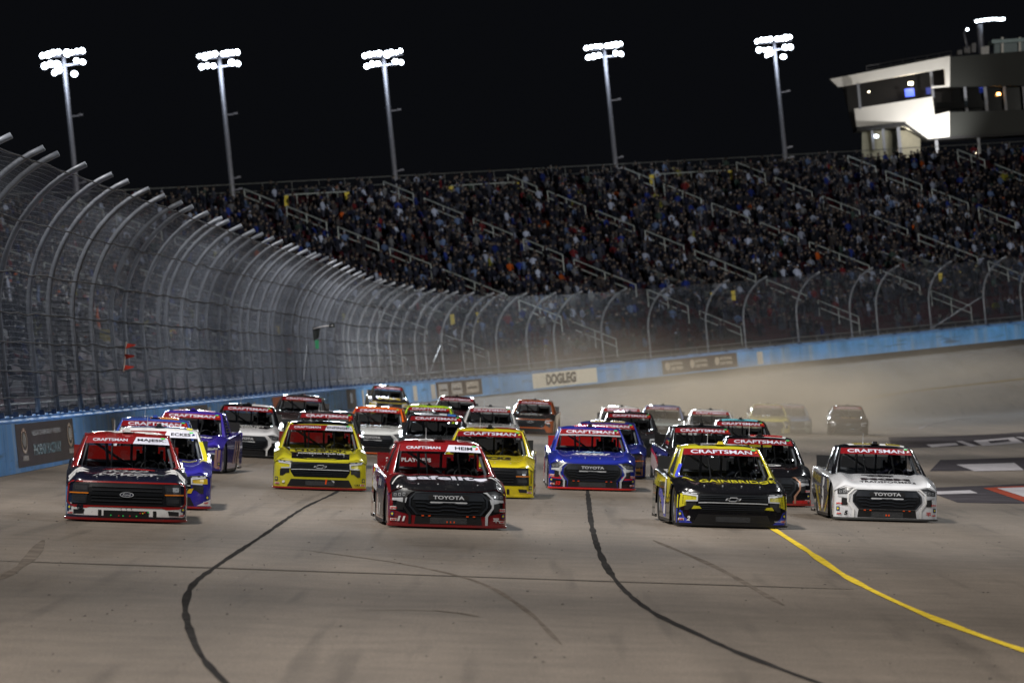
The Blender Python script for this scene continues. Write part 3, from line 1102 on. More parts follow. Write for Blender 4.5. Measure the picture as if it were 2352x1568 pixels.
def front_c(t, sp, full):
    """big dark grille with an oval badge and upright lamp boxes"""
    G = [(-0.90, 0.645), (0.90, 0.645), (0.955, 0.60), (0.955, 0.33), (0.90, 0.275), (0.62, 0.27), (-0.62, 0.27), (-0.90, 0.275), (-0.955, 0.33), (-0.955, 0.60)]
    if sp.get('gring'):
        decal('grille_surround', ring([(x * 1.02, 0.46 + (z - 0.46) * 1.13) for x, z in G], G), fas, sp['gring'], t, 0.08, 0.005, 0.004, 'c_ring')
    g = decal('grille', [G], fas, GRILLE_DK, t, 0.08, 0.004, 0, 'c_grille')
    for z in (0.575, 0.515, 0.40, 0.34):
        decal('grille_bar', [rect(-0.58, z, 0.58, z + 0.014)], fas, plain('dark_bar', (0.028, 0.03, 0.034), 0.3), g, 0.15, 0.006, 0.010, 'c_bar%.3f' % z)
    decal('grille_beam', [[(-0.60, 0.475), (-0.16, 0.475), (-0.12, 0.49), (0.12, 0.49), (0.16, 0.475), (0.60, 0.475), (0.60, 0.44), (0.16, 0.44), (0.12, 0.425), (-0.12, 0.425), (-0.16, 0.44), (-0.60, 0.44)]], fas, GRILLE_DK, g, 0.15, 0.007, 0.012, 'c_beam')
    E = ell(0, 0.457, 0.115, 0.042, 20)
    b = decal('badge', [E], fas, vinyl((0.01, 0.012, 0.03)), g, 0.3, 0.021, 0.004, 'c_badge')
    decal('badge_edge', ring(E, ell(0, 0.457, 0.104, 0.035, 20)), fas, CHROME, b, 0.3, 0.026, 0.002, 'c_edge')
    if full:
        text('badge_lettering', 'Ford', 0, 0.457, 0.125, 0.042, fas, CHROME, b, 0.028, 0.01, 0.3)
    for s in (1, -1):
        m = (lambda p: p) if s > 0 else mirror
        h = decal('headlight', [m([(0.63, 0.62), (0.89, 0.62), (0.90, 0.30), (0.66, 0.30)])], fas, plain('smoked_lamp', (0.03, 0.032, 0.036), 0.15, 0, 0.6), t, 0.08, 0.006, 0.006, 'c_head%d' % s)
        decal('lamp_cell', [m(rect(0.66, 0.52, 0.86, 0.59))], fas, LAMP_G, h, 0.1, 0.015, 0, 'c_c1%d' % s)
        decal('lamp_cell', [m(rect(0.68, 0.335, 0.86, 0.40))], fas, LAMP_G, h, 0.1, 0.015, 0, 'c_c2%d' % s)
        decal('amber_bar', [m([(0.64, 0.478), (0.93, 0.480), (0.93, 0.460), (0.64, 0.458), (0.62, 0.468)])], fas, AMBER, h, 0.1, 0.016, 0.004, 'c_amb%d' % s)
        decal('bumper_slot', [m([(0.68, 0.205), (0.86, 0.195), (0.86, 0.125), (0.70, 0.135)])], fas, BLACK, t, 0.1, 0.010, 0, 'c_slot%d' % s)
    decal('lower_intake', [rect(-0.37, 0.085, 0.37, 0.195)], fas, BLACK, t, 0.12, 0.010, 0, 'c_low')
    if full:
        for x in (-0.46, 0.44):
            decal('intake_slot', [rect(x, 0.085, x + 0.055, 0.20)], fas, BLACK, t, 0.2, 0.010, 0, 'c_is%.2f' % x)
        for x, z, m in ((-0.26, 0.105, GREEN_V), (-0.13, 0.10, RED_V), (-0.06, 0.10, GREEN_V), (0.05, 0.10, RED_V), (0.16, 0.10, GREEN_V), (0.22, 0.15, RED_V), (0.26, 0.15, YEL_V), (0.29, 0.165, ORANGE_V), (0.35, 0.17, GREEN_V)):
            decal('tape_tab', [rect(x, z, x + 0.022, z + 0.02)], fas, m, t, 0.2, 0.014, 0.002)


FRONT = {'a': front_a, 'b': front_b, 'c': front_c}


def banner(t, sp, full):
    v0, v1 = 0.745, 0.995
    W = 0.735
    hw = lambda v: 0.86 - 0.16 * v
    key = 'ban'
    b = decal('windshield_banner', [[(-hw(v0) * 0.955, v0), (hw(v0) * 0.955, v0), (hw(v1) * 0.955, v1), (-hw(v1) * 0.955, v1)]], wsx, REDBAN, t, 0.12, 0.004, 0, key)
    name = sp.get('name')
    if name:
        decal('name_strip', [[(0.09, v0), (hw(v0) * 0.955, v0), (hw(v1) * 0.955, v1), (0.15, v1)]], wsx, WHITE_V, b, 0.12, 0.0075, 0, 'ban_w')
        text('banner_lettering', 'CRAFTSMAN', -0.29, 0.872, 0.58, 0.10, wsx, WHITE_V, b, 0.009, 0.02)
        nw = 0.07 + 0.058 * len(name)
        text('driver_lettering', name, 0.405, 0.872, nw, 0.115, wsx, BLACK_V, b, 0.011, 0.02)
    else:
        text('banner_lettering', 'CRAFTSMAN', 0.0, 0.872, 1.12, 0.145, wsx, WHITE_V, b, 0.008, 0.022)
    if full:
        decal('green_sticker', [rect(0.56, 0.945, 0.63, 0.985)], wsx, GREEN_V, b, 0.2, 0.012, 0, 'ban_g')
        decal('corner_sticker', [[(0.605, 0.83), (0.66, 0.86), (0.655, 0.91), (0.625, 0.92)]], wsx, sp.get('stick', ORANGE_V), b, 0.2, 0.012, 0, 'ban_s')


# driver: a seated body with arms on the wheel, helmet as clothing
def skin_mesh(verts, edges, radii, sub=1, root=0):
    me = bpy.data.meshes.new('body')
    me.from_pydata(verts, edges, [])
    ob = bpy.data.objects.new('body', me)
    COL.objects.link(ob)
    md = ob.modifiers.new('skin', 'SKIN')
    for i, r in enumerate(radii):
        sv = me.skin_vertices[0].data[i]
        sv.radius = (r, r) if np.ndim(r) == 0 else r
        sv.use_root = (i == root)
    if sub:
        s = ob.modifiers.new('sub', 'SUBSURF'); s.levels = sub
    bpy.context.view_layer.update()
    dg = bpy.context.evaluated_depsgraph_get()
    out = bpy.data.meshes.new_from_object(ob.evaluated_get(dg))
    bpy.data.objects.remove(ob)
    out.polygons.foreach_set('use_smooth', [True] * len(out.polygons))
    return out


def driver_mesh():
    c = 0.39
    V = [(c, 2.62, 0.62), (c, 2.66, 0.80), (c, 2.68, 0.97), (c, 2.66, 1.06), (c, 2.64, 1.14), (c - 0.18, 2.66, 0.98), (c - 0.25, 2.45, 0.86), (c - 0.16, 2.18, 0.95),
         (c + 0.18, 2.66, 0.98), (c + 0.25, 2.45, 0.86), (c + 0.16, 2.18, 0.95), (c - 0.12, 2.3, 0.62), (c + 0.12, 2.3, 0.62)]
    E = [(0, 1), (1, 2), (2, 3), (3, 4), (2, 5), (5, 6), (6, 7), (2, 8), (8, 9), (9, 10), (0, 11), (0, 12)]
    Rr = [0.15, 0.15, 0.14, 0.06, 0.085, 0.075, 0.055, 0.045, 0.075, 0.055, 0.045, 0.08, 0.08]
    return skin_mesh(V, E, Rr, 1)


PM['driver'] = driver_mesh()
_q = MB()
_q.lathe([(0.0, -0.15), (0.09, -0.14), (0.125, -0.08), (0.14, 0.0), (0.13, 0.07), (0.095, 0.125), (0.05, 0.15), (0.0, 0.157)], 18, 'z', (0.39, 2.62, 1.165))
PM['helmet'] = _q.mesh('helmet', True)
_q = MB()
for _i in range(2):
    pass
_vs = []
for _z in (1.14, 1.19, 1.225):
    for _a in np.linspace(R(205), R(335), 9):
        _r = 0.142 if _z < 1.2 else 0.136
        _vs.append((0.39 + _r * math.cos(_a), 2.62 + _r * math.sin(_a), _z))
_q.add(_vs, [(j * 9 + i, j * 9 + i + 1, j * 9 + i + 10, j * 9 + i + 9) for j in range(2) for i in range(8)])
PM['visor'] = _q.mesh('visor', True)


def truck_matrix(px, w, yaw):
    d = FPX * 2.03 / w
    x = at_depth(px, 1100, d).x
    for _ in range(3):
        py = screen((x, d, gz(x, d)))[1]
        x = at_depth(px, py, d).x
    e = 1.2
    z = gz(x, d)
    n = Vector((-(gz(x + e, d) - gz(x - e, d)) / (2 * e), -(gz(x, d + 3.9) - gz(x, d)) / 3.9, 1)).normalized()
    y_ = Vector((-math.sin(R(yaw)), math.cos(R(yaw)), 0))
    y_ = (y_ - n * y_.dot(n)).normalized()
    x_ = y_.cross(n).normalized()
    M = Matrix((x_, y_, n)).transposed().to_4x4()
    M.translation = (x, d, z + 0.004)
    return M


TRUCK_GROUP = 'racing trucks coming down the track'


def build_truck(sp):
    """one racing truck with all its parts; returns the root"""
    w = sp['w']
    full = w > 190
    mid = w > 135
    M = truck_matrix(sp['px'], w, sp['yaw'])
    t = empty('racing_truck', M)
    tag(t, sp['label'], 'racing truck', TRUCK_GROUP)
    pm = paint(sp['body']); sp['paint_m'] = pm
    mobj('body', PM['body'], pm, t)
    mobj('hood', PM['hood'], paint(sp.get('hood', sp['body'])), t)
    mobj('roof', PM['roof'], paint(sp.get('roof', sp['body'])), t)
    mobj('chassis', PM['chassis'], MATTEBLACK, t)
    mobj('splitter', PM['splitter'], sp.get('split', BLACK), t)
    mobj('side_skirt', PM['skirt-1'], BLACK, t)
    mobj('side_skirt', PM['skirt1'], BLACK, t)
    mobj('windshield', PM['ws'], GLASS, t)
    mobj('side_window', PM['sidewin'], GLASS, t)
    mobj('spoiler', PM['spoiler'], sp.get('spoil', BLACK), t)
    mobj('roof_camera', PM['pod'], sp.get('pod', BLACK), t)
    for y in (AX_F, AX_R):
        for s in (-1, 1):
            e = mobj('tyre', PM['tyre'], RUBBER, t)
            e.location = (s * 0.83, y, WR)
            k = mobj('rim', PM['rim'], TUBE, e)
            if s > 0: k.rotation_euler = (0, 0, math.pi)
    mobj('roll_cage', PM['cage'], TUBE if not sp.get('cage') else sp['cage'], t)
    mobj('seat', PM['seat'], MATTEBLACK, t)
    if mid:
        mobj('steering_wheel', PM['steer'], BLACK, t)
        mobj('windshield_brace', PM['wsbar0'], BLACK, t)
        mobj('windshield_brace', PM['wsbar1'], BLACK, t)
        mobj('window_net', PM['net'], MATTEBLACK, t)
        mobj('antenna', PM['antenna'], SILVER, t)
    banner(t, sp, mid)
    FRONT[sp['make']](t, sp, full)
    if mid:
        for x in (-0.5, -0.17, 0.17, 0.5):
            decal('hood_pin', [ell(x, 0.30, 0.012, 0.016, 6)], hood, SILVER, t, 0.3, 0.004, 0.012, 'pin%.2f' % x)
    rn = sp.get('rnum')
    if rn:
        text('roof_number', rn, 0.12, 2.78, 0.95, 0.34, rfx, sp.get('rnc', WHITE_P), t, 0.006, 0.05)
    if full:
        for s in (1, -1):
            m = (lambda p: p) if s > 0 else mirror
            q = decal('contingency_sticker', [m(rect(0.90, 0.19, 0.955, 0.27))], fas, NAVY_V, t, 0.05, 0.009, 0, 'st1%d' % s)
            decal('sticker_mark', [m([(0.9275, 0.255), (0.948, 0.23), (0.9275, 0.205), (0.907, 0.23)])], fas, YEL_V, q, 0.2, 0.011, 0, 'st2%d' % s)
            decal('contingency_sticker', [m(rect(0.86, 0.115, 0.955, 0.155))], fas, WHITE_P, t, 0.05, 0.009, 0, 'st3%d' % s)
            text('sticker_lettering', 'ARP', s * 0.908, 0.135, 0.08, 0.03, fas, RED_V, t, 0.012, 0.05)
            if sp['make'] == 'a':
                decal('contingency_sticker', [m(rect(0.85, 0.305, 0.965, 0.355))], fas, WHITE_P, t, 0.05, 0.009, 0, 'st4%d' % s)
                text('sticker_lettering', 'SIMPSON', s * 0.908, 0.33, 0.10, 0.03, fas, RED_V, t, 0.012, 0.04)
        if sp.get('num'):
            text('bumper_number', sp['num'], -0.78 if sp['make'] != 'c' else -0.76, 0.155 if sp['make'] != 'c' else 0.235, 0.055 + 0.055 * (len(sp['num']) - 1), 0.085, fas, sp.get('numc', WHITE_P), t, 0.016, 0.06, 0.25)
    if sp.get('extra'):
        sp['extra'](t)
    if sp.get('driver'):
        dm = plain('driver_suit', sp['driver'], 0.8)
        d = mobj('person', PM['driver'], dm)
        d.matrix_world = M
        tag(d, sp['dlabel'], 'driver', 'drivers strapped in their trucks')
        h = mobj('helmet', PM['helmet'], paint(sp.get('helmet', (0.02, 0.02, 0.025))), d)
        mobj('visor', PM['visor'], BLACK, h)
    return t


# ---------------- liveries
NAVY = (0.008, 0.009, 0.024)
RED = (0.23, 0.009, 0.009)
YEL = (0.56, 0.51, 0.025)
BLUE = (0.018, 0.03, 0.30)
BLK = (0.006, 0.006, 0.008)
WHT = (0.72, 0.73, 0.76)


def stars(t, y):
    for x in (-0.085, 0, 0.085):
        p = [(x + (0.016 if k % 2 == 0 else 0.0065) * math.sin(math.pi * k / 5), y + (0.016 if k % 2 == 0 else 0.0065) * math.cos(math.pi * k / 5)) for k in range(10)]
        decal('star_print', [p], fas, BLACK_V, t, 0.3, 0.014)


def ex_98(t):
    decal('bumper_band', [[(-0.985, 0.30), (-0.90, 0.30), (-0.86, 0.262), (-0.62, 0.25), (-0.40, 0.258), (0.40, 0.258), (0.62, 0.25), (0.86, 0.262), (0.90, 0.30), (0.985, 0.30), (0.985, 0.105), (-0.985, 0.105)]], fas, WHITE_P, t, 0.06, 0.0025)
    for s in (1, -1):
        m = (lambda p: p) if s > 0 else mirror
        decal('red_corner', [m([(0.93, 0.26), (0.58, 0.245), (0.66, 0.225), (0.86, 0.235)])], fas, RED_V, t, 0.08, 0.006)
        for k in range(2):
            decal('hood_stripe', [m([(0.62 + 0.0, 1.02 - 0.26 * k), (0.74, 1.10 - 0.26 * k), (0.965, 0.72 - 0.2 * k), (0.955, 0.56 - 0.2 * k)])], hood, WHITE_P, t, 0.1, 0.004)
    text('sponsor_lettering', 'ROAD', 0.0, 0.86, 0.66, 0.22, hood, vinyl((0.5, 0.5, 0.52)), t, 0.006, 0.01, 0.7)
    text('sponsor_lettering', 'RANGER', 0.0, 0.54, 0.98, 0.24, hood, vinyl((0.5, 0.5, 0.52)), t, 0.006, 0.01, 0.7)
    decal('sponsor_mark', [[(-0.42, 1.05), (-0.1, 1.22), (0.05, 1.28), (0.22, 1.22), (0.46, 1.10), (0.46, 1.04), (0.2, 1.12), (-0.1, 1.10)]], hood, RED_V, t, 0.15, 0.005)
    stars(t, 0.225)
    decal('side_band', [[(0.05, 0.86), (1.6, 0.80), (1.6, 0.35), (0.05, 0.45)]], side_l, vinyl((0.30, 0.36, 0.50)), t, 0.5, 0.003)
    text('door_lettering', 'CURB', 0.7, 0.72, 0.9, 0.16, side_l, WHITE_P, t, 0.006, 0.05)
    decal('pillar_edge', [[(0.30, 2.62), (0.52, 2.66), (0.52, 2.60), (0.30, 2.56)]], rfx, WHITE_P, t, 0.2, 0.009)


def ex_11(t):
    blk = BLACK_V
    edge = [(x, hood_y0(x) - 0.004) for x in np.linspace(0.955, -0.955, 27)]
    decal('hood_print', [[(-0.955, 0.72), (-0.90, 1.02), (-0.5, 1.27), (0.5, 1.27), (0.90, 1.02), (0.955, 0.72)] + edge], hood, blk, t, 0.045, 0.008)
    decal('front_print', [[(-0.985, 0.66), (-0.8, 0.70), (0.8, 0.70), (0.985, 0.66), (0.985, 0.30), (0.80, 0.26), (0.63, 0.22), (-0.63, 0.22), (-0.80, 0.26), (-0.985, 0.32)]], fas_c, blk, t, 0.06, 0.0025)
    text('sponsor_lettering', 'safelite', 0.02, 0.92, 1.36, 0.46, hood, WHITE_V, t, 0.013, 0.03)
    for s in (1, -1):
        m = (lambda p: p) if s > 0 else mirror
        decal('sponsor_swash', [m([(0.72, 0.92), (0.77, 0.95), (0.93, 0.58), (0.925, 0.50)])], hood, WHITE_P, t, 0.06, 0.013)
    text('sponsor_lettering', 'Safelite', 1.05, 0.68, 1.35, 0.24, side_l, WHITE_P, t, 0.006, 0.04, 0.1, -0.05)
    text('sponsor_lettering', 'SiriusXM', 0.62, 0.42, 0.8, 0.09, side_l, WHITE_P, t, 0.006, 0.03, 0.0, -0.2)
    decal('side_print', [[(2.25, 0.84), (2.9, 0.83), (3.6, 0.80), (3.6, 0.12), (2.3, 0.12), (2.2, 0.5), (1.7, 0.52)]], side_l, blk, t, 0.3, 0.003)
    text('door_number', '11', 2.45, 0.46, 0.62, 0.62, side_l, WHITE_P, t, 0.007, 0.05, 0.15)
    text('spoiler_lettering', '2024 PLAYOFFS', -0.35, 1.06, 0.8, 0.07, lambda x, z, o: Vector((x, 5.055 + (z - 0.935) * 0.29 - o, z)), WHITE_P, t, 0.01, 0.04)
    decal('team_mark', [rect(0.76, 0.185, 0.86, 0.197), rect(0.77, 0.165, 0.85, 0.177), rect(0.76, 0.145, 0.80, 0.157), rect(0.82, 0.145, 0.86, 0.157), rect(0.804, 0.12, 0.816, 0.162)], fas, WHITE_P, t, 0.3, 0.008)
    for k in range(3):
        decal('red_tab', [rect(-0.03 + 0.06 * k, 0.10, -0.01 + 0.06 * k, 0.13)], fas, ORANGE_V, t, 0.3, 0.012)


def fas_c(x, z, off=0.0):
    top = zt(x, hood_y0(x)) - 0.004
    return fas(x, min(z, top), off)


def ex_2(t):
    yl, bl = vinyl(YEL), vinyl((0.05, 0.07, 0.55))
    for s in (1, -1):
        m = (lambda p: p) if s > 0 else mirror
        decal('corner_print', [m([(0.985, 0.60), (0.86, 0.58), (0.66, 0.548), (0.66, 0.48), (0.84, 0.45), (0.84, 0.385), (0.985, 0.33)])], fas_c, yl, t, 0.06, 0.0052)
        decal('corner_print', [m([(0.985, 0.32), (0.90, 0.28), (0.86, 0.18), (0.72, 0.075), (0.985, 0.075)])], fas, bl, t, 0.06, 0.003)
        decal('yellow_tab', [m([(0.70, 0.385), (0.60, 0.375), (0.56, 0.335), (0.74, 0.325)])], fas, yl, t, 0.1, 0.008)
    text('sponsor_lettering', 'GAINBRIDGE', 0.14, 0.80, 1.36, 0.34, hood, yl, t, 0.006, 0.02)
    decal('sponsor_mark', [[(-0.84, 1.02), (-0.78, 1.02), (-0.60, 0.82), (-0.78, 0.70), (-0.84, 0.70), (-0.70, 0.84)]], hood, yl, t, 0.2, 0.005)
    decal('side_print', [[(1.6, 0.62), (2.1, 0.60), (2.95, 0.30), (2.95, 0.12), (2.6, 0.12), (1.85, 0.44), (1.5, 0.5)]], side_l, bl, t, 0.3, 0.003)
    decal('side_print', [[(2.95, 0.86), (3.5, 0.82), (3.68, 0.72), (3.4, 0.5), (3.1, 0.45)]], side_l, yl, t, 0.3, 0.003)
    text('door_number', '2', 2.75, 0.50, 0.36, 0.66, side_l, WHITE_P, t, 0.007, 0.06, 0.1)
    text('sponsor_lettering', 'GAINBRIDGE', 1.0, 0.72, 1.1, 0.15, side_l, yl, t, 0.006, 0.03, 0, -0.03)
    decal('pillar_print', [[(-0.91 + 0.0, 0.0), (-0.85, 0.0), (-0.80, 0.40), (-0.865, 0.40)]], lambda a, v, o: ws(a / 0.86, v, o + 0.012), bl, t, 0.15, 0.004)
    decal('roof_print', [[(-0.40, 2.58), (0.60, 2.60), (0.62, 2.95), (-0.45, 2.95)]], rfx, BLACK_V, t, 0.15, 0.004)
    text('sponsor_lettering', 'RACHI', 0.80, 0.13, 0.10, 0.02, fas, WHITE_P, t, 0.012, 0.02)


def ex_5(t):
    gold = vinyl((0.32, 0.25, 0.02))
    grey = vinyl((0.05, 0.05, 0.055))
    text('sponsor_lettering', 'MGM', 0.02, 0.68, 0.95, 0.26, hood, BLACK_V, t, 0.006, 0.06)
    text('sponsor_lettering', 'TRANSFORMERS', 0.04, 0.40, 1.08, 0.17, hood, BLACK_V, t, 0.006, 0.015)
    for k in range(3):
        x = -0.22 + 0.16 * k
        decal('sponsor_mark', [[(x - 0.16, 1.30), (x + 0.14, 1.24), (x + 0.12, 1.16), (x + 0.02, 1.18), (x + 0.12, 0.98), (x - 0.02, 1.02), (x - 0.1, 1.2), (x - 0.18, 1.22)]], hood, BLACK_V, t, 0.2, 0.005 + 0.002 * k)
    decal('side_print', [[(0.0, 0.90), (2.2, 0.83), (3.4, 0.8), (3.72, 0.7), (3.72, 0.10), (2.0, 0.10), (1.7, 0.4), (1.0, 0.45), (0.6, 0.36)]], side_l, grey, t, 0.3, 0.003)
    for k, p in enumerate(([(0.9, 0.62), (1.3, 0.60), (2.4, 0.12), (2.0, 0.12)], [(1.7, 0.6), (2.0, 0.58), (2.1, 0.44), (1.8, 0.46)], [(3.3, 0.78), (3.72, 0.72), (3.72, 0.5), (3.5, 0.55)], [(2.9, 0.12), (3.2, 0.12), (3.72, 0.4), (3.72, 0.5)])):
        decal('side_stripe', [p], side_l, gold, t, 0.3, 0.0055)
    text('sponsor_lettering', 'MCM TRANSFORMERS', 1.15, 0.76, 1.9, 0.14, side_l, gold, t, 0.007, 0.03, 0, -0.05)
    text('sponsor_lettering', 'SiriusXM', 0.55, 0.42, 0.8, 0.09, side_l, BLACK_V, t, 0.006, 0.03, 0.0, -0.2)
    text('door_number', '5', 2.65, 0.47, 0.40, 0.62, side_l, WHITE_P, t, 0.009, 0.06, 0.1)
    decal('roof_print', [[(-0.5, 2.6), (0.58, 2.58), (0.62, 2.95), (-0.55, 2.95)]], rfx, WHITE_P, t, 0.15, 0.004)
    decal('roof_print', [[(-0.4, 2.63), (0.10, 2.63), (0.10, 2.95), (-0.45, 2.95)], [(0.22, 2.61), (0.5, 2.61), (0.53, 2.9), (0.22, 2.9)]], rfx, gold, t, 0.15, 0.007)
    decal('team_mark', [rect(0.76, 0.185, 0.86, 0.197), rect(0.77, 0.165, 0.85, 0.177), rect(0.76, 0.145, 0.80, 0.157), rect(0.82, 0.145, 0.86, 0.157), rect(0.804, 0.12, 0.816, 0.162)], fas, RED_V, t, 0.3, 0.008)
    for k in range(2):
        decal('red_tab', [rect(-0.03 + 0.05 * k, 0.105, 0.0 + 0.05 * k, 0.14)], fas, ORANGE_V, t, 0.3, 0.012)


def ex_9(t):
    decal('hood_print', [[(-0.82, 1.40), (0.82, 1.40), (0.70, 1.0), (0.62, 0.6), (0.62, 0.145), (0.3, 0.11), (-0.3, 0.11), (-0.62, 0.145), (-0.62, 0.6), (-0.70, 1.0)]], hood, BLACK_V, t, 0.08, 0.0025)
    decal('sponsor_panel', [[(-0.66, 1.18), (0.66, 1.18), (0.70, 0.66), (0.5, 0.66), (0.3, 0.74), (-0.3, 0.74), (-0.66, 0.76)]], hood, vinyl(YEL), t, 0.12, 0.0045)
    text('sponsor_lettering', 'CHAMPION', 0, 0.96, 1.12, 0.34, hood, BLACK_V, t, 0.007, 0.06)
    text('sponsor_lettering', 'POWERING YOUR LIFE', 0.02, 0.56, 1.0, 0.14, hood, WHITE_P, t, 0.006, 0.03)
    decal('red_tab', [[(0.12, 0.245), (0.155, 0.245), (0.14, 0.135), (0.11, 0.135)]], fas, ORANGE_V, t, 0.3, 0.010)
    decal('silver_tab', [[(0.24, 0.225), (0.30, 0.215), (0.32, 0.18), (0.29, 0.175)]], fas, SILVER, t, 0.3, 0.010)
    text('sponsor_lettering', 'CR7', 0.80, 0.13, 0.12, 0.035, fas, BLACK_V, t, 0.008, 0.02)
    decal('roof_print', [[(-0.60, 2.44), (0.60, 2.44), (0.62, 3.2), (-0.62, 3.2)]], rfx, BLACK_V, t, 0.1, 0.004)


def ex_52(t):
    for s in (1, -1):
        m = (lambda p: p) if s > 0 else mirror
        for k in range(2):
            decal('red_stripe', [m([(0.67, 0.325 - 0.045 * k), (0.985, 0.345 - 0.045 * k), (0.985, 0.315 - 0.045 * k), (0.67, 0.295 - 0.045 * k)])], fas, RED_V, t, 0.08, 0.008)
        decal('lower_print', [m([(0.58, 0.225), (0.985, 0.25), (0.985, 0.075), (0.58, 0.075)])], fas, BLACK_V, t, 0.08, 0.003)
    text('sponsor_lettering', 'HALMAR', 0.0, 0.86, 0.82, 0.30, hood, WHITE_P, t, 0.006, 0.03, 0.5)
    decal('sponsor_mark', [[(-0.35, 1.06), (-0.05, 1.32), (0.2, 1.28), (0.3, 1.10), (0.05, 1.16), (-0.15, 1.10)]], hood, vinyl((0.25, 0.45, 0.7)), t, 0.15, 0.005)
    hw = lambda v: 0.86 - 0.16 * v
    decal('grey_strip', [[(-hw(.69) * .95, 0.68), (hw(.69) * .95, 0.68), (hw(.74) * .955, 0.742), (-hw(.74) * .955, 0.742)]], wsx, vinyl((0.33, 0.34, 0.38)), t, 0.12, 0.004)
    decal('side_print', [[(0.0, 0.62), (0.9, 0.70), (1.4, 0.45), (0.9, 0.12), (0.0, 0.25)]], side_l, RED_V, t, 0.3, 0.003)
    decal('side_print', [[(0.0, 0.45), (0.6, 0.3), (0.9, 0.12), (0.0, 0.12)]], side_l, WHITE_P, t, 0.3, 0.006)
    text('sponsor_lettering', 'HALMAR', 1.0, 0.76, 1.1, 0.14, side_l, WHITE_P, t, 0.006, 0.03)
    decal('roof_print', [[(-0.35, 2.60), (0.60, 2.62), (0.62, 2.9), (-0.4, 2.9)]], rfx, RED_V, t, 0.15, 0.004)


def ex_eckes(t):
    decal('roof_print', [[(-0.5, 2.62), (0.58, 2.60), (0.6, 2.9), (-0.5, 2.9)]], rfx, NAVY_V, t, 0.15, 0.004)
    decal('roof_print', [[(0.50, 2.56), (0.60, 2.57), (0.62, 2.9), (0.53, 2.9)]], rfx, YEL_V, t, 0.2, 0.007)
    decal('pillar_print', [[(0.845, 0.0), (0.93, 0.0), (0.88, 0.62), (0.80, 0.62)]], lambda a, v, o: ws(a / 0.86 * (0.86 / (0.86 - 0.05 * v)), v, o + 0.012), vinyl(YEL), t, 0.15, 0.004)
    decal('yellow_lamp', [[(0.66, 0.54), (0.93, 0.57), (0.93, 0.47), (0.68, 0.475)]], fas, vinyl((0.66, 0.45, 0.02)), t, 0.08, 0.010)
    decal('yellow_tab', [[(0.60, 0.38), (0.68, 0.39), (0.64, 0.30), (0.54, 0.30)]], fas, vinyl((0.66, 0.45, 0.02)), t, 0.1, 0.010)
    decal('white_corner', [[(0.985, 0.20), (0.985, 0.08), (0.74, 0.08)]], fas, WHITE_P, t, 0.06, 0.006)
    decal('sponsor_mark', [rect(0.45, 1.10, 0.72, 1.14), rect(0.45, 1.20, 0.72, 1.24)], hood, vinyl(YEL), t, 0.2, 0.005)


def ex_purple(t):
    text('sponsor_lettering', 'XTREME', 0.2, 1.0, 0.9, 0.2, hood, WHITE_P, t, 0.006, 0.03)
    for k in range(3):
        decal('side_stripe', [[(k * 0.5 + 0.6, 0.75), (k * 0.5 + 0.85, 0.75), (k * 0.5 + 1.5, 0.2), (k * 0.5 + 1.2, 0.2)]], lambda a, z, o: Vector((side_x(z, 5.15 - a) + o, 5.15 - a, z)), vinyl((0.5, 0.3, 0.26)), t, 0.3, 0.004)
    for k in range(2):
        decal('corner_print', [[(0.84 + 0.07 * k, 0.56), (0.89 + 0.07 * k, 0.57), (0.88 + 0.06 * k, 0.14), (0.82 + 0.06 * k, 0.14)]], fas, vinyl((0.55, 0.33, 0.28)), t, 0.06, 0.008)
    decal('roof_print', [[(0.2, 2.6), (0.5, 2.62), (0.52, 2.9), (0.2, 2.9)], [(-0.5, 2.6), (-0.2, 2.6), (-0.2, 2.9), (-0.5, 2.9)]], rfx, vinyl((0.5, 0.3, 0.35)), t, 0.15, 0.004)


def ex_dead(t):
    decal('hood_print', [[(-0.78, 1.36), (0.78, 1.36), (0.80, 1.1), (0.62, 0.82), (0.2, 0.72), (-0.2, 0.76), (-0.6, 0.82), (-0.85, 1.0)]], hood, BLACK_V, t, 0.1, 0.0025)
    text('sponsor_lettering', 'DEAD ON', 0.12, 1.14, 0.75, 0.24, hood, WHITE_P, t, 0.006, 0.05)
    text('sponsor_lettering', 'TOOLS', 0.12, 0.84, 0.52, 0.20, hood, WHITE_P, t, 0.006, 0.05)
    decal('lower_print', [[(-0.985, 0.34), (-0.74, 0.34), (-0.62, 0.23), (0.62, 0.23), (0.74, 0.34), (0.985, 0.34), (0.985, 0.075), (-0.985, 0.075)]], fas, BLACK_V, t, 0.08, 0.0026)


def ex_hood_text(s, col, y=1.05, w=0.9, h=0.2, band=None):
    def f(t):
        if band is not None:
            decal('hood_print', [[(-0.7, y + 0.2), (0.7, y + 0.2), (0.75, y - 0.2), (-0.75, y - 0.2)]], hood, vinyl(band), t, 0.1, 0.004)
        text('sponsor_lettering', s, 0, y - 0.15, w, h * 1.7, hood, vinyl(col), t, 0.006, 0.05)
    return f


def ex_stripe(col, z0=0.075, z1=0.25):
    def f(t):
        decal('bumper_band', [[(-0.985, z1), (0.985, z1), (0.985, z0), (-0.985, z0)]], fas, vinyl(col), t, 0.08, 0.0026)
    return f


def ex_roof(col, y0=2.55, x0=-0.5, x1=0.55):
    def f(t):
        decal('roof_print', [[(x0, y0), (x1, y0), (x1, 2.95), (x0, 2.95)]], rfx, vinyl(col), t, 0.15, 0.004)
    return f


def both(*fs):
    def f(t):
        for q in fs: q(t)
    return f


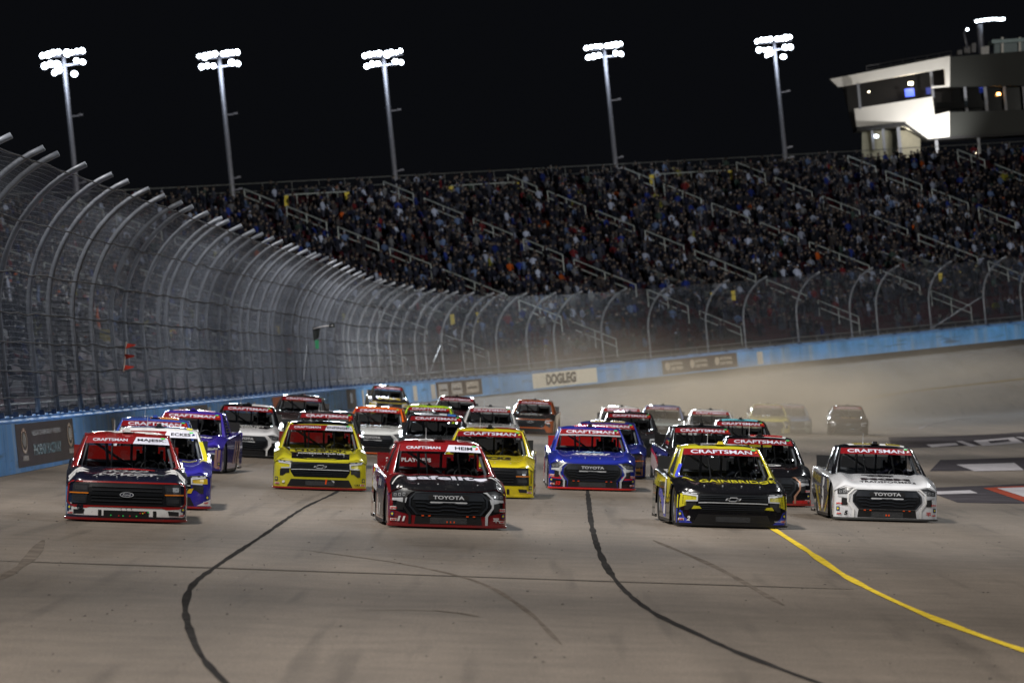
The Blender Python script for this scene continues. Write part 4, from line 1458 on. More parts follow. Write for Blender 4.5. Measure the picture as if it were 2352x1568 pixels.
def ex_black25(t):
    text('sponsor_lettering', 'FLO', -0.05, 1.05, 0.9, 0.3, hood, WHITE_P, t, 0.006, 0.06)
    decal('lower_band', [[(0.60, 0.13), (0.985, 0.15), (0.985, 0.075), (0.60, 0.075)]], fas, RED_V, t, 0.1, 0.012)
    decal('roof_print', [[(-0.2, 2.55), (0.55, 2.53), (0.6, 2.95), (-0.2, 2.95)]], rfx, WHITE_P, t, 0.15, 0.004)
    decal('roof_print', [[(-0.2, 2.6), (0.48, 2.58), (0.52, 2.95), (-0.2, 2.95)]], rfx, RED_V, t, 0.15, 0.007)


RUST = plain('copper_trim', (0.55, 0.30, 0.2), 0.3, 0.4)
TRUCKS = [
    dict(px=289, w=284, yaw=4.3, make='c', body=NAVY, roof=RED, split=vinyl((0.24, 0.010, 0.010)), spoil=paint((0.21, 0.005, 0.003)), name='MAJESKI', num='98', numc=BLACK_V, gring=vinyl((0.28, 0.012, 0.010)), stick=WHITE_V, pod=WHITE_P,
         label='navy racing truck with red pillars and a white bumper band beside the wall', rnum='98', driver=(0.02, 0.02, 0.025), dlabel='driver in dark helmet inside the navy truck with red pillars', extra=ex_98),
    dict(px=1029, w=278, yaw=5, make='a', body=(0.20, 0.009, 0.012), split=vinyl((0.22, 0.012, 0.015)), spoil=paint((0.19, 0.006, 0.008)), name='HEIM', num='11', roof=(0.22, 0.009, 0.011), trim=None, ltrim=BLACK, bez=1,
         label='dark red racing truck with black hood and number 11 in the middle front', driver=(0.02, 0.02, 0.022), dlabel='driver in black helmet inside the dark red number 11 truck', extra=ex_11, rnum='11'),
    dict(px=1683, w=262, yaw=3.8, make='b', body=BLK, roof=YEL, split=BLACK, num='2', pod=plain('yellow_pod', (0.75, 0.62, 0.02), 0.5), rnum='2',
         label='black racing truck with yellow roof and blue corners, number 2 on its bumper', driver=(0.015, 0.02, 0.03), dlabel='driver in dark helmet under the yellow roof of the black truck', helmet=(0.03, 0.05, 0.04), extra=ex_2),
    dict(px=2037, w=243, yaw=2.4, make='a', body=WHT, roof=BLK, split=plain('splitter_grey', (0.06, 0.06, 0.06), 0.5), num='5', numc=BLACK_V, trim=WHITE_P, stick=WHITE_P,
         label='white racing truck with black roof and gold and grey sides, rightmost', driver=(0.02, 0.02, 0.04), dlabel='driver in blue black helmet inside the white number 5 truck', helmet=(0.02, 0.025, 0.06), extra=ex_5),
    dict(px=734, w=218, yaw=2.4, make='b', body=YEL, split=vinyl((0.30, 0.02, 0.02)), spoil=paint((0.17, 0.006, 0.005)), name='ENFINGER', num='9', stick=WHITE_V,
         label='yellow racing truck with black hood print and a red spoiler, number 9', driver=(0.25, 0.2, 0.03), dlabel='driver in yellow and black suit inside the yellow number 9 truck', helmet=(0.25, 0.15, 0.02), extra=ex_9),
    dict(px=1360, w=204, yaw=1.2, make='a', body=BLUE, split=vinyl((0.65, 0.03, 0.02)), spoil=paint((0.45, 0.010, 0.008)), num='52', numc=RED_V, stick=vinyl((0.7, 0.4, 0.4)),
         label='bright blue racing truck with red spoiler and red stripes, number 52', driver=(0.015, 0.015, 0.02), dlabel='driver in dark suit inside the bright blue number 52 truck', extra=ex_52),
    dict(px=356, w=259, yaw=3.0, make='b', body=(0.03, 0.025, 0.30), roof=WHT, split=vinyl((0.33, 0.02, 0.025)), name='ECKES', stick=NAVY_V,
         label='blue racing truck with white roof and yellow pillar, tucked behind the navy one', driver=(0.02, 0.02, 0.02), dlabel='driver in dark helmet under the white roof of a blue truck', extra=ex_eckes),
    dict(px=344, w=226, yaw=2.5, make='b', body=(0.05, 0.10, 0.42), label='light blue racing truck with an orange streak on its roof', extra=ex_roof((0.7, 0.25, 0.04), 2.56, -0.1, 0.5), pod=paint((0.05, 0.10, 0.42))),
    dict(px=410, w=196, yaw=-3.0, make='b', body=(0.05, 0.03, 0.34), hood=(0.045, 0.03, 0.36), label='purple blue racing truck with pale striped flank near the wall', extra=ex_purple, driver=(0.03, 0.02, 0.05), dlabel='driver in dark helmet inside the purple blue truck', pod=paint((0.05, 0.03, 0.34))),
    dict(px=558, w=168, yaw=1.0, make='a', body=WHT, roof=BLK, label='white racing truck with black roof and black hood artwork', extra=both(ex_dead, ex_roof((0.7, 0.7, 0.72), 2.5, 0.1, 0.6)), trim=WHITE_P, tab=WHITE_P, driver=(0.03, 0.03, 0.03), dlabel='driver in dark helmet inside the white truck with black roof'),
    dict(px=682, w=133, yaw=0, make='a', body=(0.04, 0.03, 0.03), roof=(0.05, 0.045, 0.045), label='dull dark racing truck in front of the orange wall panel'),
    dict(px=745, w=178, yaw=1.5, make='a', body=(0.02, 0.02, 0.022), roof=(0.04, 0.04, 0.045), label='charcoal racing truck directly behind the yellow number 9 truck', rnum='7'),
    dict(px=852, w=154, yaw=-2.5, make='a', body=(0.62, 0.64, 0.64), roof=(0.75, 0.13, 0.015), split=vinyl((0.7, 0.12, 0.02)), trim=WHITE_P, label='white racing truck with a bright orange roof', extra=both(ex_hood_text('FR8AUCTIONS', (0.05, 0.07, 0.06), 1.1, 1.0, 0.1), ex_stripe((0.02, 0.02, 0.022), 0.09, 0.2)), driver=(0.03, 0.02, 0.04), dlabel='driver in dark helmet under the bright orange roof', cage=SILVER),
    dict(px=976, w=142, yaw=-1, make='b', body=(0.03, 0.05, 0.03), roof=(0.48, 0.75, 0.03), label='racing truck with neon green roof in mid pack'),
    dict(px=1000, w=174, yaw=1.5, make='b', body=(0.02, 0.022, 0.025), hood=(0.06, 0.065, 0.07), roof=(0.02, 0.022, 0.028), label='black racing truck with blue and white roof number', extra=both(ex_roof((0.6, 0.65, 0.72), 2.5, -0.45, 0.3), ex_roof((0.06, 0.2, 0.6), 2.48, 0.32, 0.55))),
    dict(px=1124, w=139, yaw=0.5, make='c', body=(0.66, 0.66, 0.66), label='plain white roofed racing truck in mid pack', extra=ex_hood_text('FARM', (0.04, 0.04, 0.05), 1.15, 0.8, 0.15)),
    dict(px=1217, w=109, yaw=-4, make='b', body=(0.42, 0.10, 0.025), hood=(0.03, 0.03, 0.03), label='orange and black racing truck with scrawled white hood print', extra=ex_hood_text('NEXT', (0.55, 0.55, 0.52), 1.0, 1.0, 0.25)),
    dict(px=1044, w=111, yaw=0, make='a', body=(0.06, 0.015, 0.02), label='maroon racing truck fading into the dust'),
    dict(px=893, w=95, yaw=4, make='b', body=(0.35, 0.28, 0.03), hood=(0.02, 0.02, 0.02), roof=(0.05, 0.04, 0.02), label='black and yellow racing truck running high against the blue wall', extra=ex_hood_text('MM', (0.5, 0.38, 0.03), 1.0, 1.1, 0.35)),
    dict(px=1115, w=222, yaw=-1.0, make='c', body=(0.72, 0.58, 0.02), split=vinyl((0.7, 0.55, 0.02)), num=None, stick=YEL_V, label='yellow racing truck half hidden behind the dark red one', driver=(0.3, 0.22, 0.02), dlabel='driver in yellow suit inside the half hidden yellow truck', rnum='38', rnc=vinyl((0.2, 0.02, 0.02)),
         extra=ex_hood_text('TRUCKS', (0.02, 0.02, 0.02), 1.05, 1.0, 0.26)),
    dict(px=1394, w=182, yaw=-0.5, make='c', body=(0.02, 0.03, 0.22), label='dark blue racing truck with gold print behind the bright blue one', extra=both(ex_hood_text('EX', (0.55, 0.33, 0.03), 1.0, 0.7, 0.16), ex_stripe((0.4, 0.22, 0.04), 0.1, 0.5), ex_roof((0.45, 0.35, 0.16), 2.52, -0.45, 0.45))),
    dict(px=1447, w=143, yaw=0, make='b', body=(0.025, 0.025, 0.028), label='dust covered black racing truck with a clear banner'),
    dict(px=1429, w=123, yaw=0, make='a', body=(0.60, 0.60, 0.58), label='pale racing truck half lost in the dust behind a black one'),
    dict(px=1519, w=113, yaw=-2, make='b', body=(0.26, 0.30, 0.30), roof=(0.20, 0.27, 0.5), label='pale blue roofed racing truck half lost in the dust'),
    dict(px=1636, w=188, yaw=5, make='a', body=(0.02, 0.02, 0.022), label='black racing truck with white and red flank behind the yellow roofed one', extra=lambda t: (decal('side_print', [[(0.1, 0.75), (1.2, 0.66), (1.9, 0.4), (1.2, 0.2), (0.1, 0.4)]], side_l, vinyl((0.6, 0.5, 0.52)), t, 0.3, 0.003), decal('side_edge', [[(0.0, 0.84), (1.6, 0.62), (1.9, 0.40), (1.2, 0.60), (0.0, 0.74)]], side_l, RED_V, t, 0.3, 0.006))),
    dict(px=1706, w=160, yaw=0, make='b', body=(0.5, 0.42, 0.03), roof=(0.02, 0.02, 0.02), label='black roofed racing truck with a pale teal roof arc', extra=ex_roof((0.15, 0.5, 0.6), 2.5, -0.55, 0.5)),
    dict(px=1638, w=125, yaw=1, make='b', body=(0.62, 0.62, 0.62), label='white racing truck in thin dust behind the black pair'),
    dict(px=1755, w=222, yaw=0.5, make='a', body=BLK, split=vinyl((0.35, 0.03, 0.02)), trim=RUST, label='black racing truck with copper trim and red splitter behind the yellow roofed one', driver=(0.02, 0.02, 0.02), dlabel='driver in dark helmet inside the black truck with copper trim', extra=ex_black25, stick=RED_V),
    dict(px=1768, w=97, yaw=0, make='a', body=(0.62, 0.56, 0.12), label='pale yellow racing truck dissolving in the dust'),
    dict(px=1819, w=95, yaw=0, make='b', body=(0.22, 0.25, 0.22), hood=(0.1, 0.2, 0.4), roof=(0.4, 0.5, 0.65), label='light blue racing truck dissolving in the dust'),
    dict(px=1948, w=95, yaw=-2, make='b', body=(0.022, 0.016, 0.016), roof=(0.04, 0.015, 0.02), label='dark racing truck with gold hood print alone at the right of the dust', extra=ex_hood_text('V', (0.55, 0.33, 0.04), 1.1, 1.2, 0.12)),
]
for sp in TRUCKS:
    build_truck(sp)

# ------------------------------------------------------------------ outer wall
WALL_H = 1.02
WBLUE = plain('blue_wall_paint', (0.13, 0.38, 0.80), 0.5, 0, 0, 0.05, 0.22, 0.7)
_nt = WBLUE.node_tree
_b = _nt.nodes['Principled BSDF']
_src = _b.inputs['Base Color'].links[0].from_socket
for _sc, _lo, _hi, _col, _am in (((1.1, 1.1, 0.12), 0.52, 0.72, (0.42, 0.50, 0.58, 1), 0.55), ((0.25, 0.25, 3.0), 0.58, 0.70, (0.05, 0.06, 0.08, 1), 0.6), ((3.0, 3.0, 0.3), 0.62, 0.72, (0.06, 0.08, 0.11, 1), 0.45)):
    _tc = _nt.nodes.new('ShaderNodeTexCoord'); _mp = _nt.nodes.new('ShaderNodeMapping'); _mp.inputs['Scale'].default_value = _sc
    _nz = _nt.nodes.new('ShaderNodeTexNoise'); _nz.inputs['Scale'].default_value = 1.0; _nz.inputs['Detail'].default_value = 5
    _mr = _nt.nodes.new('ShaderNodeMapRange'); _mr.inputs['From Min'].default_value = _lo; _mr.inputs['From Max'].default_value = _hi; _mr.inputs['To Max'].default_value = _am
    _mx = _nt.nodes.new('ShaderNodeMix'); _mx.data_type = 'RGBA'; _mx.inputs['B'].default_value = _col
    _nt.links.new(_tc.outputs['Object'], _mp.inputs['Vector']); _nt.links.new(_mp.outputs[0], _nz.inputs['Vector'])
    _nt.links.new(_nz.outputs['Fac'], _mr.inputs['Value']); _nt.links.new(_mr.outputs['Result'], _mx.inputs['Factor'])
    _nt.links.new(_src, _mx.inputs['A']); _src = _mx.outputs['Result']
_nt.links.new(_src, _b.inputs['Base Color'])
WTOP = plain('blue_pipe_paint', (0.14, 0.30, 0.60), 0.45, 0, 0, 0, 0.25, 1.2)
ADBROWN = plain('ad_board_brown', (0.07, 0.05, 0.045), 0.5, 0, 0, 0, 0.2, 1.5)
ADGREY = plain('ad_board_grey', (0.16, 0.14, 0.13), 0.5, 0, 0, 0, 0.2, 1.5)
ADORANGE = plain('ad_board_orange', (0.80, 0.24, 0.09), 0.5, 0, 0, 0, 0.15, 1.5)
ADWHITE = plain('ad_board_cream', (0.88, 0.85, 0.76), 0.5, 0, 0, 0, 0.08, 1.5)

wall = empty('outer_wall', Matrix.Translation(Vector(wall_at(0.0))))
tag(wall, 'long light blue concrete wall with advertising boards along the outside of the track', 'wall')
WINV = wall.matrix_world.inverted()


def strip_solid(s0, s1, prof, n=None):
    """prism along the wall line: prof is a closed list of (off, z)"""
    n = n or max(2, int((s1 - s0) / 1.5) + 1)
    ss = np.linspace(s0, s1, n)
    k = len(prof)
    V, F = [], []
    for s in ss:
        for (o, z) in prof:
            V.append(wall_at(s, o, z))
    for i in range(n - 1):
        for r in range(k):
            a, b = i * k + r, i * k + (r + 1) % k
            F.append((a, b, b + k, a + k))
    F.append(tuple(range(k)))
    F.append(tuple((n - 1) * k + r for r in range(k))[::-1])
    return V, F


def wall_part(name, s0, s1, prof, mat, parent=wall, n=None):
    V, F = strip_solid(s0, s1, prof, n)
    inv = WINV
    V = [inv @ Vector(v) for v in V]
    return mobj(name, mesh_from(V, F, name), mat, parent)


SEND = WS[-1]
PAN = 6.1
s = 6.0
while s < SEND - PAN:
    wall_part('wall_panel', s + 0.012, s + PAN - 0.012, [(0.0, -0.25), (0.0, WALL_H), (0.28, WALL_H), (0.28, -0.25)], WBLUE)
    s += PAN
wall_part('backing_wall', 6, SEND - 7, [(0.55, -0.3), (0.55, WALL_H + 0.02), (0.95, WALL_H + 0.02), (0.95, -0.3)], plain('pale_concrete', (0.14, 0.17, 0.22), 0.8, 0, 0, 0.2, 0.2, 1))
for z in (WALL_H + 0.05, WALL_H + 0.14):
    wall_part('top_pipe', 6, SEND - 7, [(0.10 + 0.05 * math.cos(a) + (0.12 if z > WALL_H + 0.1 else 0), z + 0.05 * math.sin(a)) for a in np.linspace(0, 2 * math.pi, 7)[:-1]], WTOP)
# brackets that tie the barrier back to the wall
_b = MB()
_b.box((-0.16, 0.02, 0.0), (0.16, 0.62, 0.05)); _b.box((-0.10, -0.012, -0.02), (0.10, 0.10, 0.10))
BRK = _b.mesh('barrier_strap')
BRK.materials.append(plain('dark_blue_strap', (0.03, 0.06, 0.14), 0.5))
_b = MB()
_b.box((-0.5, 0.30, 0.0), (0.5, 0.95, 0.16))
PADM = _b.mesh('foam_pad')
PADM.materials.append(plain('blue_foam_pad', (0.17, 0.30, 0.52), 0.7))
nb = 0
for i, s in enumerate(np.arange(40, SEND - 10, 3.05)):
    p = Vector(wall_at(s, 0.0, WALL_H + 0.16)); q = Vector(wall_at(s + 0.5, 0.0, WALL_H + 0.16))
    ang = math.atan2(q.y - p.y, q.x - p.x)
    o = mobj('barrier_strap', BRK, None, wall)
    o.matrix_local = WINV @ Matrix.Translation(p) @ Matrix.Rotation(ang, 4, 'Z')
    if i % 2 == 0:
        o = mobj('foam_pad', PADM, None, wall)
        o.matrix_local = WINV @ Matrix.Translation(p - Vector((0, 0, 0.11))) @ Matrix.Rotation(ang, 4, 'Z')


def face_map(s0):
    def f(a, z, off=0.0):
        return WINV @ Vector(wall_at(s0 + a, -off, z))
    return f


def board(px0, px1, mat, name='ad_board', z0=0.0, z1=WALL_H - 0.02, off=0.008):
    s0, s1 = wall_s_of_px(px0), wall_s_of_px(px1)
    f = face_map(s0)
    o = decal(name, [rect(0, z0, s1 - s0, z1)], f, mat, wall, 1.5, off)
    return o, f, s1 - s0


def wtext(s, cx, cz, w, h, f, mat, par, bold=0.02, slant=0.0):
    return text('ad_lettering', s, cx, cz, w, h, f, mat, par, 0.016, bold, slant)


CREAM = vinyl((0.62, 0.55, 0.46))
o, f, L = board(38, 170, ADBROWN)
wtext('NASCAR CHAMPIONSHIP WEEKEND', L * 0.5, 0.76, L * 0.5, 0.12, f, WHITE_P, o)
wtext('PHOENIX RACEWAY', L * 0.5, 0.36, L * 0.48, 0.26, f, vinyl((0.10, 0.30, 0.36)), o, 0.04)
for cx in (L * 0.12, L * 0.92):
    decal('ad_emblem', ring(ell(cx, 0.60, L * 0.05, 0.30, 14), ell(cx, 0.60, L * 0.038, 0.22, 14)), f, vinyl((0.50, 0.30, 0.12)), o, 1.0, 0.014)
    decal('ad_emblem', [ell(cx, 0.62, L * 0.03, 0.17, 12)], f, vinyl((0.45, 0.42, 0.36)), o, 1.0, 0.018)
    decal('ad_emblem', [rect(cx - L * 0.045, 0.14, cx + L * 0.045, 0.26)], f, vinyl((0.45, 0.40, 0.34)), o, 1.0, 0.018)
board(414, 479, ADGREY)
board(628, 704, ADORANGE, z0=0.30)
o, f, L = board(797, 818, ADGREY)
decal('ad_emblem', [rect(L * 0.35, 0.3, L * 0.65, 0.8)], f, CREAM, o, 1.0, 0.014)
for a, b in ((258, 265), (303, 310), (480, 486), (508, 515), (538, 542), (564, 568), (584, 588), (832, 836), (843, 849), (949, 958), (990, 1000), (1739, 1752)):
    board(a, b, plain('white_wall_stripe', (0.6, 0.58, 0.55), 0.5), 'wall_stripe', 0.0, 0.90, 0.01)
o, f, L = board(1002, 1107, ADBROWN)
for k in range(3):
    cx = L * (0.18 + 0.32 * k)
    decal('ad_emblem', [rect(cx - L * 0.115, 0.16, cx + L * 0.115, 0.86)], f, CREAM, o, 1.0, 0.014)
    decal('ad_emblem', [rect(cx - L * 0.09, 0.42, cx + L * 0.09, 0.55)], f, ADBROWN, o, 1.0, 0.018)
o, f, L = board(1223, 1371, ADWHITE)
wtext('DOGLEG', L * 0.49, 0.52, L * 0.47, 0.74, f, vinyl((0.05, 0.05, 0.055)), o, 0.06, 0.1)
o, f, L = board(1521, 1693, ADBROWN)
for k in range(3):
    cx = L * (0.16 + 0.33 * k)
    decal('ad_emblem', [ell(cx - L * 0.09, 0.55, L * 0.032, 0.30, 12)], f, CREAM, o, 1.0, 0.014)
    wtext('NATIONAL', cx + L * 0.03, 0.70, L * 0.17, 0.22, f, CREAM, o, 0.05)
    wtext('CERTIFIED', cx + L * 0.03, 0.36, L * 0.17, 0.22, f, CREAM, o, 0.05)

# ------------------------------------------------------------------ catch fence
fence = empty('catch_fence', Matrix.Translation(Vector(wall_at(0.0))))
tag(fence, 'tall wire catch fence on steel posts bent over the track, above the blue wall', 'fence')
F_OFF, F_Z0, F_V, F_R = 0.75, WALL_H + 0.02, 2.35, 3.35


def fence_h(s):
    """the fence is a little taller along the straight"""
    return np.interp(s, [200, 340], [1.07, 0.92])


def fence_profile(n=9, end=R(70)):
    P = [(F_OFF, F_Z0), (F_OFF, F_Z0 + F_V * 0.5)]
    for a in np.linspace(0, end, n):
        P.append((F_OFF - F_R * (1 - math.cos(a)), F_Z0 + F_V + F_R * math.sin(a)))
    return P


PROF = fence_profile(10)
PROF_PL = np.concatenate([[0], np.cumsum([math.hypot(b[0] - a[0], b[1] - a[1]) for a, b in zip(PROF, PROF[1:])])])
_pm = {}
# real post spacing is uneven
sp_list = []
s = 28.0
gaps = [7.3, 6.2, 7.3, 4.9, 7.2, 7.3, 3.6, 7.4, 7.8, 5.4]
k = 0
while s < SEND - 12:
    sp_list.append(s); s += gaps[k % 10] * 0.93; k += 1
_p2 = fence_profile(14, R(74))
for s in sp_list:
    base = wall_at(s)
    n = wall_at(s, 1.0) - base
    pts = [Vector(base) + Vector((n[0] * o, n[1] * o, F_Z0 + (z - F_Z0) * float(fence_h(s)))) for o, z in _p2]
    mb = MB(); mb.tube([fence.matrix_world.inverted() @ p for p in pts], 0.072, 8)
    po = mb.build('fence_post', STEEL, fence, True)
# diagonal braces at three places
for i in (30, 44, 58):
    if i + 1 < len(sp_list):
        a = Vector(wall_at(sp_list[i], F_OFF, F_Z0 + 0.3)); b = Vector(wall_at(sp_list[i + 1], F_OFF, F_Z0 + F_V))
        mb = MB(); mb.tube([fence.matrix_world.inverted() @ a, fence.matrix_world.inverted() @ b], 0.05, 6)
        mb.build('fence_brace', STEEL, fence, True)


def prof_at(q):
    return np.interp(q, PROF_PL, [p[0] for p in PROF]), np.interp(q, PROF_PL, [p[1] for p in PROF])


def wires(vertical, pitch, rad, s0=22.0, s1=SEND - 14, qmax=None):
    """triangular wires, all in one mesh"""
    qmax = qmax or PROF_PL[-1] - 0.2
    tri = [(rad * math.cos(a), rad * math.sin(a)) for a in (0.5, 0.5 + 2.094, 0.5 + 4.189)]
    Vs, Fs = [], []
    base = 0
    if vertical:
        ss = np.arange(s0, s1, pitch)
        qs = np.linspace(0, qmax, 9)
        po, pz = prof_at(qs)
        B = wall_at(ss); Nn = wall_at(ss, 1.0) - B
        m = len(qs)
        C = B[:, None, :] + np.stack([Nn[:, None, 0] * po[None, :], Nn[:, None, 1] * po[None, :], F_Z0 + (pz[None, :] - F_Z0) * fence_h(ss)[:, None]], -1)
        T = np.stack([-Nn[:, 1], Nn[:, 0], 0 * Nn[:, 0]], -1)[:, None, :]
        N3 = np.concatenate([Nn[:, :2], 0 * Nn[:, :1]], 1)[:, None, :]
        V = np.stack([C + a * T + b * N3 for a, b in tri], 2)      # wires, rings, 3
        nw = len(ss)
    else:
        qs = np.arange(0.05, qmax, pitch)
        ss = np.arange(s0, s1, 2.0)
        po, pz = prof_at(qs)
        B = wall_at(ss); Nn = wall_at(ss, 1.0) - B
        m = len(ss)
        sag = 0.02 * np.sin(ss * 0.9)[None, :]
        C = B[None, :, :] + np.stack([Nn[None, :, 0] * po[:, None], Nn[None, :, 1] * po[:, None], F_Z0 + (pz[:, None] - F_Z0) * fence_h(ss)[None, :] + sag], -1)
        N3 = np.concatenate([Nn[:, :2], 0 * Nn[:, :1]], 1)[None, :, :]
        Z = np.array([0, 0, 1.0])
        V = np.stack([C + a * Z + b * N3 for a, b in tri], 2)
        nw = len(qs)
    idx = np.arange(nw * m * 3).reshape(nw, m, 3)
    F = []
    for r in range(3):
        r2 = (r + 1) % 3
        F.append(np.stack([idx[:, :-1, r], idx[:, :-1, r2], idx[:, 1:, r2], idx[:, 1:, r]], -1).reshape(-1, 4))
    V = V.reshape(-1, 3) - np.array(wall_at(0.0))
    return V, np.concatenate(F)


V1, F1 = wires(True, 0.13, 0.0042)
V2, F2 = wires(False, 0.125, 0.0042)
wm = mobj('wire_mesh', mesh_np(np.concatenate([V1, V2]), np.concatenate([F1, F2 + len(V1)]), 'wire_mesh'), WIRE, fence)
wm['kind'] = 'stuff'
for q in (0.55, 1.15, 1.8, 2.5, 3.4, 4.6, PROF_PL[-1] - 0.28):
    o_, z_ = prof_at(q)
    mb = MB()
    ss = np.arange(22, SEND - 14, 2.2)
    jit = rng.normal(0, 0.025, len(ss))
    pts = [Vector(wall_at(s, float(o_) - 0.09, F_Z0 + (float(z_) - F_Z0) * float(fence_h(s)) + j)) - Vector(wall_at(0.0)) for s, j in zip(ss, jit)]
    mb.tube(pts, 0.018, 4)
    mb.build('fence_cable', CABLE, fence)

# flags and fittings hung on the fence
def pole_from(name, pts, r, mat, parent=None, n=6):
    mb = MB(); mb.tube(pts, r, n)
    return mb.build(name, mat, parent, True)


fs = wall_s_of_px(288, 2.0)
b0 = Vector(wall_at(fs, F_OFF - 0.12, F_Z0 + 0.75))
def fence_pt(px, py, off=F_OFF - 0.2):
    """point of the fence plane seen at a photo pixel"""
    best = None
    P = wall_at(WS, off)
    lo = int(np.argmax(WP[:, 1] > 100))
    for i in range(lo, len(WS) - 30):
        d = P[i, 1]
        q = at_depth(px, py, d)
        e = abs(q.x - P[i, 0])
        if best is None or e < best[0]: best = (e, q)
    return best[1]


fl = empty('pennant_pole', Matrix.Translation(fence_pt(286, 850)))
tag(fl, 'slim white pole with three small red pennants on the catch fence', 'flag pole')
top = fence_pt(290, 786)
inv = fl.matrix_world.inverted()
pole_from('pole', [inv @ fence_pt(284, 853), inv @ top], 0.025, plain('white_pole', (0.6, 0.5, 0.45), 0.5), fl)
REDFLAG = plain('red_flag_cloth', (0.60, 0.04, 0.02), 0.8)
for (x, y) in ((289, 795), (286.5, 820), (285, 845)):
    a = inv @ fence_pt(x, y - 7); b = inv @ fence_pt(x, y + 5); c = a + Vector((0.30, -0.05, -0.07)); d_ = b + Vector((0.28, -0.05, 0.05))
    nrm = Vector((0, 0.006, 0))
    mb = MB(); mb.hexa([b - nrm, d_ - nrm, d_ + nrm, b + nrm, a - nrm, c - nrm, c + nrm, a + nrm])
    mb.build('pennant', REDFLAG, fl)

gp = fence_pt(722, 772)
gf = empty('flag_arm', Matrix.Translation(gp))
tag(gf, 'dark furled flag with a green corner held out from the fence', 'flag')
inv = gf.matrix_world.inverted()
k_ = gp.y / FPX
pole_from('flag_staff', [(0, 0, 0.35), (0.5, -0.3, 0.42), (0.98, -0.6, 0.42)], 0.05, plain('grey_staff', (0.3, 0.3, 0.32), 0.5), gf)
mb = MB()
mb.hexa([(-0.06, 0, -0.22), (0.22, -0.1, -0.1), (0.22, -0.05, -0.1), (-0.06, 0.05, -0.22), (-0.06, 0, 0.45), (0.36, -0.2, 0.44), (0.36, -0.15, 0.44), (-0.06, 0.05, 0.45)])
mb.hexa([(0.78, -0.55, 0.33), (1.06, -0.65, 0.33), (1.06, -0.55, 0.33), (0.78, -0.45, 0.33), (0.78, -0.55, 0.52), (1.06, -0.65, 0.52), (1.06, -0.55, 0.52), (0.78, -0.45, 0.52)])
mb.build('flag_cloth', plain('black_flag_cloth', (0.008, 0.012, 0.012), 0.8), gf)
mb = MB(); mb.hexa([(0.0, -0.02, -0.62), (0.16, -0.05, -0.62), (0.16, -0.02, -0.62), (0.0, 0.02, -0.62), (0.0, -0.02, -0.2), (0.20, -0.05, -0.2), (0.20, -0.02, -0.2), (0.0, 0.02, -0.2)])
mb.build('flag_corner', plain('green_flag_cloth', (0.02, 0.2, 0.09), 0.8), gf)

# ------------------------------------------------------------------ grandstand
ROW, RISE, NROW = 0.85, 0.43 * 0.85, 40
G_OFF, G_Z = 6.0, 1.15
stand = empty('grandstand', Matrix.Translation(Vector(wall_at(0.0))))
tag(stand, 'huge dark grandstand with stepped rows of maroon seats behind the catch fence', 'grandstand')
W0 = np.array(wall_at(0.0))
SS0, SS1 = 24.0, SEND - 4


def stand_pt(s, u, lift=0.0):
    """u rows up from the front row (may be fractional)"""
    p = wall_at(s, G_OFF + u * ROW, 0, True)
    p[..., 2] = 1.5 + G_Z + np.asarray(u) * RISE + lift
    return p


ss = np.arange(SS0, SS1, 3.0)
V, F = [], []
n = len(ss)
prof_rows = [(-4.0, -3.0), (-4.0, 0.0)]
for kk in range(NROW):
    prof_rows += [(kk, -RISE if kk == 0 else 0.0), (kk, RISE)]
rows = []
rows.append(wall_at(ss, G_OFF - 3.5, 0, True) * [1, 1, 0] + [0, 0, 0.6])
rows.append(wall_at(ss, G_OFF - 3.5, 0, True) * [1, 1, 0] + [0, 0, 1.5 + G_Z - 0.6])
rows.append(wall_at(ss, G_OFF - 0.05, 0, True) * [1, 1, 0] + [0, 0, 1.5 + G_Z - 0.6])
for kk in range(NROW):
    q = wall_at(ss, G_OFF + kk * ROW, 0, True) * [1, 1, 0]
    rows.append(q + [0, 0, 1.5 + G_Z + (kk - 1) * RISE if kk else 1.5 + G_Z - 0.6])
    rows.append(q + [0, 0, 1.5 + G_Z + kk * RISE])
q = wall_at(ss, G_OFF + NROW * ROW + 2.0, 0, True) * [1, 1, 0]
rows.append(q + [0, 0, 1.5 + G_Z + (NROW - 1) * RISE])
rows.append(q + [0, 0, 0.0])
RV = np.concatenate(rows) - W0
m = len(rows)
ii = (np.arange(m - 1)[:, None] * n + np.arange(n - 1)[None, :]).ravel()
FF = np.stack([ii, ii + 1, ii + 1 + n, ii + n], 1)
mobj('terrace', mesh_np(RV, FF, 'terrace'), plain('stand_concrete', (0.035, 0.033, 0.04), 1.0, 0, 0, 0, 0.25, 0.6, spec=0.0), stand)

V_, F_ = strip_solid(20, SEND - 8, [(0.96, 0.02), (0.96, 0.06), (G_OFF - 3.45, 0.06), (G_OFF - 3.45, 0.02)])
tag(mobj('darkened_spectator_path', mesh_from(V_, F_, 'darkened_spectator_path'), plain('path_shade_tone', (0.03, 0.03, 0.034), 0.9, spec=0.1)), kind='structure')  # added sheet, its dark colour stands for shade behind the wall
# seats, each a small pan and back, joined
SEATM = plain('maroon_seat', (0.045, 0.010, 0.015), 0.8, spec=0.08)
su = np.arange(SS0 + 2, SS1 - 2, 0.55)
KK, SSS = np.meshgrid(np.arange(NROW), su, indexing='ij')
KK, SSS = KK.ravel().astype(float), SSS.ravel()
AISLE = 15.0
aphase = 7.0
in_aisle = np.abs((SSS - aphase) % AISLE - AISLE / 2) < 0.95
KK, SSS = KK[~in_aisle], SSS[~in_aisle]
